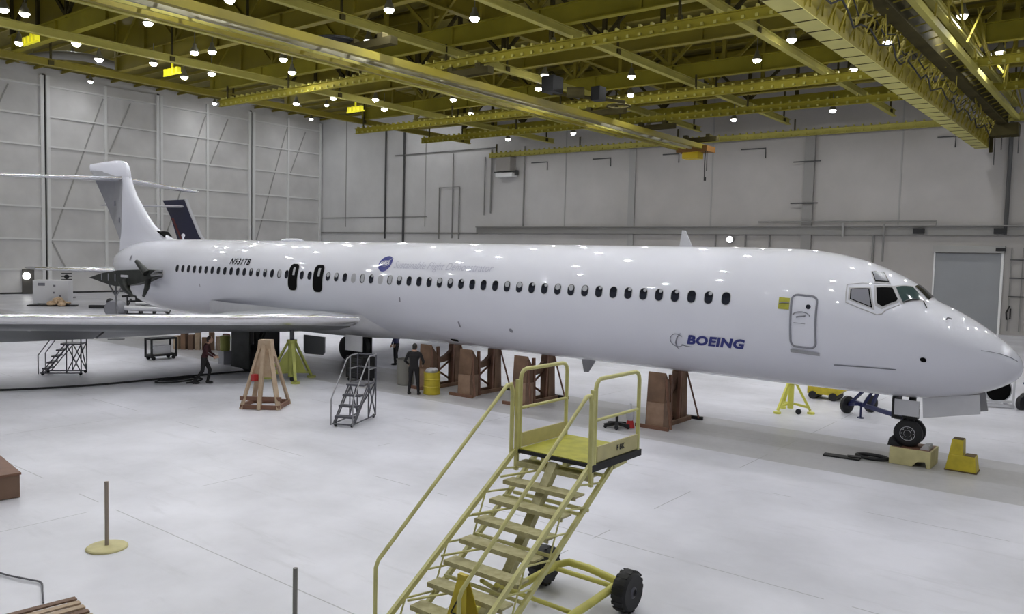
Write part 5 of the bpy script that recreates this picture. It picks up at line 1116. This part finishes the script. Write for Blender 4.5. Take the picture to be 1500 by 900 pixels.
# crane bridge B, right
bb_ = thing('crane_bridge', 'wide yellow box-girder crane bridge with segmented underside at upper right', 'crane', (25.4, 10, 13))
mb = MB(); mb.bb(25.0, 25.82, -22, 43.3, 13.0, 13.03); y = -21.0; mb.cur = 1
while y < 43: mb.bb(25.0, 25.82, y - .04, y + .04, 12.985, 13.0); y += 1.45
bp_ = obj('bottom_plate', mb, [mat('bridge_plate', (.60, .55, .15), .5, noise=.15, scale=1), DARKG], bb_)
mb = MB(); mb.bb(25.0, 25.04, -22, 43.3, 13.03, 13.75); mb.bb(25.78, 25.82, -22, 43.3, 13.03, 13.9); mb.bb(24.72, 25.0, -22, 43.3, 13.28, 13.32); obj('side_web', mb, CEILD, bb_)
mb = MB(); mb.bb(26.35, 26.95, -22, 42.8, 14.45, 14.5); mb.bb(26.35, 26.42, -22, 42.8, 14.5, 15.2); mb.bb(26.88, 26.95, -22, 42.8, 14.5, 15.2); obj('dark_girder', mb, DARKG, bb_)
mb = MB(); mb.bb(27.35, 27.6, -22, 42.8, 14.7, 15.0); mb.bb(27.7, 27.78, -22, 42.8, 15.4, 15.5); obj('side_rail', mb, CEILB, bb_)
mb = MB(); y = -21.0; q = 0
rnd = random.Random(3)
while y < 42:
    mb.bar((25.8, y, 13.1), (26.4, y + rnd.uniform(-.3, .3), 14.6), .07, .07); mb.bar((25.82, y, 13.9), (26.4, y + 1.2, 14.5), .05, .05); mb.bar((25.85, y + .5, 13.2), (25.9, y + .6, 15.0 + rnd.uniform(-.3, .5)), .05, .05)
    mb.bar((25.9 + rnd.random(), y, 13.6 + rnd.random()), (26.0 + rnd.random(), y + rnd.uniform(-1, 1), 15.2 + rnd.random()), .05, .07); mb.bar((27.6 + rnd.random(), y, 14.9), (27.3 + rnd.random() * 1.5, y + rnd.uniform(-1, 1), 16.2 + rnd.random()), .06, .08); mb.bar((26.9, y, 14.6), (27.45, y + .6, 14.9), .06, .06); mb.bar((25.85, y, 15.1), (26.5, y + 1.0, 15.4), .05, .05); y += 1.25
obj('lattice_brace', mb, CEILD, bb_)
mb = MB(); pts = []
for k in range(60): pts.append((26.12 + .1 * math.sin(k), -20 + k * 1.03, 13.7 + .25 * math.sin(k * 1.9)))
mb.tube(pts, .04, 5); mb.tube([(p[0] + .05, p[1] + .4, p[2] + .5) for p in pts], .03, 5); obj('festoon_cable', mb, BLACK, bb_)
mb = MB(); mb.bb(24.9, 27.6, 42.2, 43.6, 13.7, 14.5); mb.tube([(25.95, 43.3, 13.8), (25.95, 43.3, 12.7)], .12, 6); obj('end_truck', mb, DARKG, bb_)
mb = MB()
for x, z in ((26.2, 11.8), (26.6, 12.8), (27.1, 12.2), (27.6, 12.5)): mb.tube([(x, 43.0, 14.4), (x, 43.05, z)], .035, 5)
obj('pendant_cable', mb, PIPED, bb_)
# small yellow brackets, lamplight added as glow, and a grey duct in the roof
for k, (x, y) in enumerate([(-13.5, -2.8), (-14.2, 5.6), (-14.4, 20.6)]):
    t = thing('hoist_bracket', 'yellow toothed bracket with added glow among the roof beams, %s' % ['far upper left', 'above the tail fin', 'left of the picture centre'][k], 'bracket', (x, y, 15.5)); mb = MB()
    for q in range(4): mb.box((x + q * .45, y, 15.75), (.25, .25, .35))
    mb.bar((x - .3, y, 15.55), (x + 1.7, y, 15.55), .1, .08); mb.bar((x + .7, y, 15.9), (x + .7, y, 16.5), .1, .1); obj('bracket', mb, mat('yellow_with_glow', (.85, .78, .02), .5, emit=.35), t)
for k, ctl_ in enumerate([[(-24.5, 1.2, 17), (-21.5, 1.9, 17), (-20.2, 3.4, 17), (-21.0, 5.8, 17)], [(-24, 17, 16.6), (-21.5, 17.6, 16.6), (-20.5, 19.2, 16.6), (-21.2, 21, 16.6)]]):
    mb = MB(); mb.tube(cr(ctl_), .28, 10); o = obj('air_duct', mb, mat('duct_grey', (.30, .29, .27), .5), None, smooth=40); tag(o, ['curved grey air duct under the roof at upper left', 'curved grey air duct under the roof above the hangar corner'][k], 'duct')
# purlins under the deck
mb = MB()
for k in range(34): yy = -34 + k * 2.4; mb.bb(-48.9, 45, yy - .06, yy + .06, 21.25, 21.5)
struct('trim_30', mb, CEILD)
# =================================================================== LAMPS
LP = [(-8.49, -5.68), (-8.36, -4.81), (-4.78, -0.54), (-12.25, -0.7), (-15.01, 1.81), (-14.92, -2.58), (-8.39, 4.09), (-7.36, 4.56), (-5.37, 7.9), (-7.8, 10.34), (-13.15, 4.2), (-15.19, 7.37), (-12.65, 7.77), (-16.63, 17.29), (-12.25, 17.27), (7.06, 4.6), (2.05, 7.84), (9.43, 7.82), (-10.05, 19.33), (-12.43, 22.41), (-2.31, 19.24), (-5.09, 22.29), (-7.71, 27.24), (5.2, 19.3), (2.46, 22.4), (-14.07, 39.91), (-6.38, 39.71), (9.53, 14.13), (9.5, 22.41), (6.63, 27.31), (16.88, 14.18), (1.09, 39.93), (20.38, 19.35), (17.37, 22.46), (8.65, 39.91), (16.24, 39.83), (21.07, 27.49), (24.09, 22.35), (27.91, 19.47), (28.34, 27.48), (23.73, 40.03), (2.07, -0.39), (24.11, 14.28)]
LH = [(35.2, 19.3), (31.7, 22.4), (39.0, 22.4), (35.4, 27.4), (31.5, 39.9), (39.1, 39.9), (31.4, 14.2), (38.7, 14.2), (24.3, 7.8), (31.7, 7.8), (39.0, 7.8), (14.5, 4.6), (21.9, 4.6), (29.3, 4.6), (36.7, 4.6), (9.5, -0.5), (16.9, -0.5), (24.3, -0.5), (31.7, -0.5), (39.1, -0.5), (6.4, -4.8), (13.8, -4.8), (21.2, -4.8), (28.6, -4.8), (36.0, -4.8), (-17.5, -10), (-10.0, -10), (-2.5, -10), (5.0, -10), (12.5, -10), (20.0, -10), (27.5, -10), (35.0, -10), (-14.5, -15), (-7.0, -15), (0.5, -15), (8.0, -15), (15.5, -15), (23.0, -15), (30.5, -15), (38.0, -15), (-10.0, -20), (5.0, -20), (12.5, -20), (20.0, -20), (27.5, -20), (35.0, -20), (-30, -10), (-28, 10), (-30, 0), (-32, 22), (-38, 12), (-38, 34), (-26, 30), (-42, -4), (-28, 38)]
LH = [(p[0] + (.9 if min(abs(p[0] - r_) for r_ in rx) < .5 else 0), p[1]) for p in LH if p[0] > -20]
LFILL = [(-40, 8), (-40, 30), (-30, 41), (-24, 4), (-24, 16), (-24, 29), (-24, 41), (-35, -4), (-35, 9), (-35, 22), (-35, 35), (-45, 2), (-45, 15), (-45, 28), (-44, 40), (-30, -14), (-42, -14), (-12, 44), (6, 44), (24, 44)]  # high lamps under the deck, most added to brighten left and back walls
def lamp(x, y):
    t = thing('high_bay_lamp', 'round lit high bay lamp hanging under the yellow roof steel', 'lamp', (x, y, 15.9), 0, 'round high bay lamps under the yellow roof')
    mb = MB(); mb.lathe([(.02, -.15), (.12, -.135), (.19, -.09), (.23, -.02), (.235, .03), (.02, .05)], (0, 0, 0), (0, 0, 1), 20); obj('lens_rim', mb, mat('lens_glow', (1, .985, .95), .4, emit=14), t, world=False)
    mb = MB(); mb.lathe([(.15, -.122), (.13, -.135), (.02, -.158)], (0, 0, 0), (0, 0, 1), 20); obj('lens', mb, LENS, t, world=False)
    mb = MB(); mb.lathe([(.26, .01), (.20, .20), (.12, .34), (.10, .5), (.03, .52)], (0, 0, 0), (0, 0, 1), 20); mb.cyl((0, 0, .5), (0, 0, 1.2), .03, 6); obj('housing', mb, LAMPGREY, t, world=False, smooth=40)
    return t
L0 = lamp(*LP[0])
for p in LP[1:] + LH: dup(L0, (p[0], p[1], 15.9))
for p in LFILL[:17]: dup(L0, (p[0], p[1], 20.3))  # high lamp copies, most added to brighten left and back walls
# =================================================================== WORLD AND VIEW
w = bpy.data.worlds.new('world'); sc.world = w; w.use_nodes = True
w.node_tree.nodes['Background'].inputs[0].default_value = (.84, .88, 1.0, 1); w.node_tree.nodes['Background'].inputs[1].default_value = WORLD_E
sc.view_settings.view_transform = 'Standard'; sc.view_settings.look = 'None'; sc.view_settings.exposure = EXPO
sc.cycles.max_bounces = 6; sc.cycles.diffuse_bounces = 4; sc.cycles.glossy_bounces = 3; sc.cycles.use_light_tree = True; sc.cycles.sample_clamp_indirect = 4.0
sc.cycles.caustics_reflective = False; sc.cycles.caustics_refractive = False
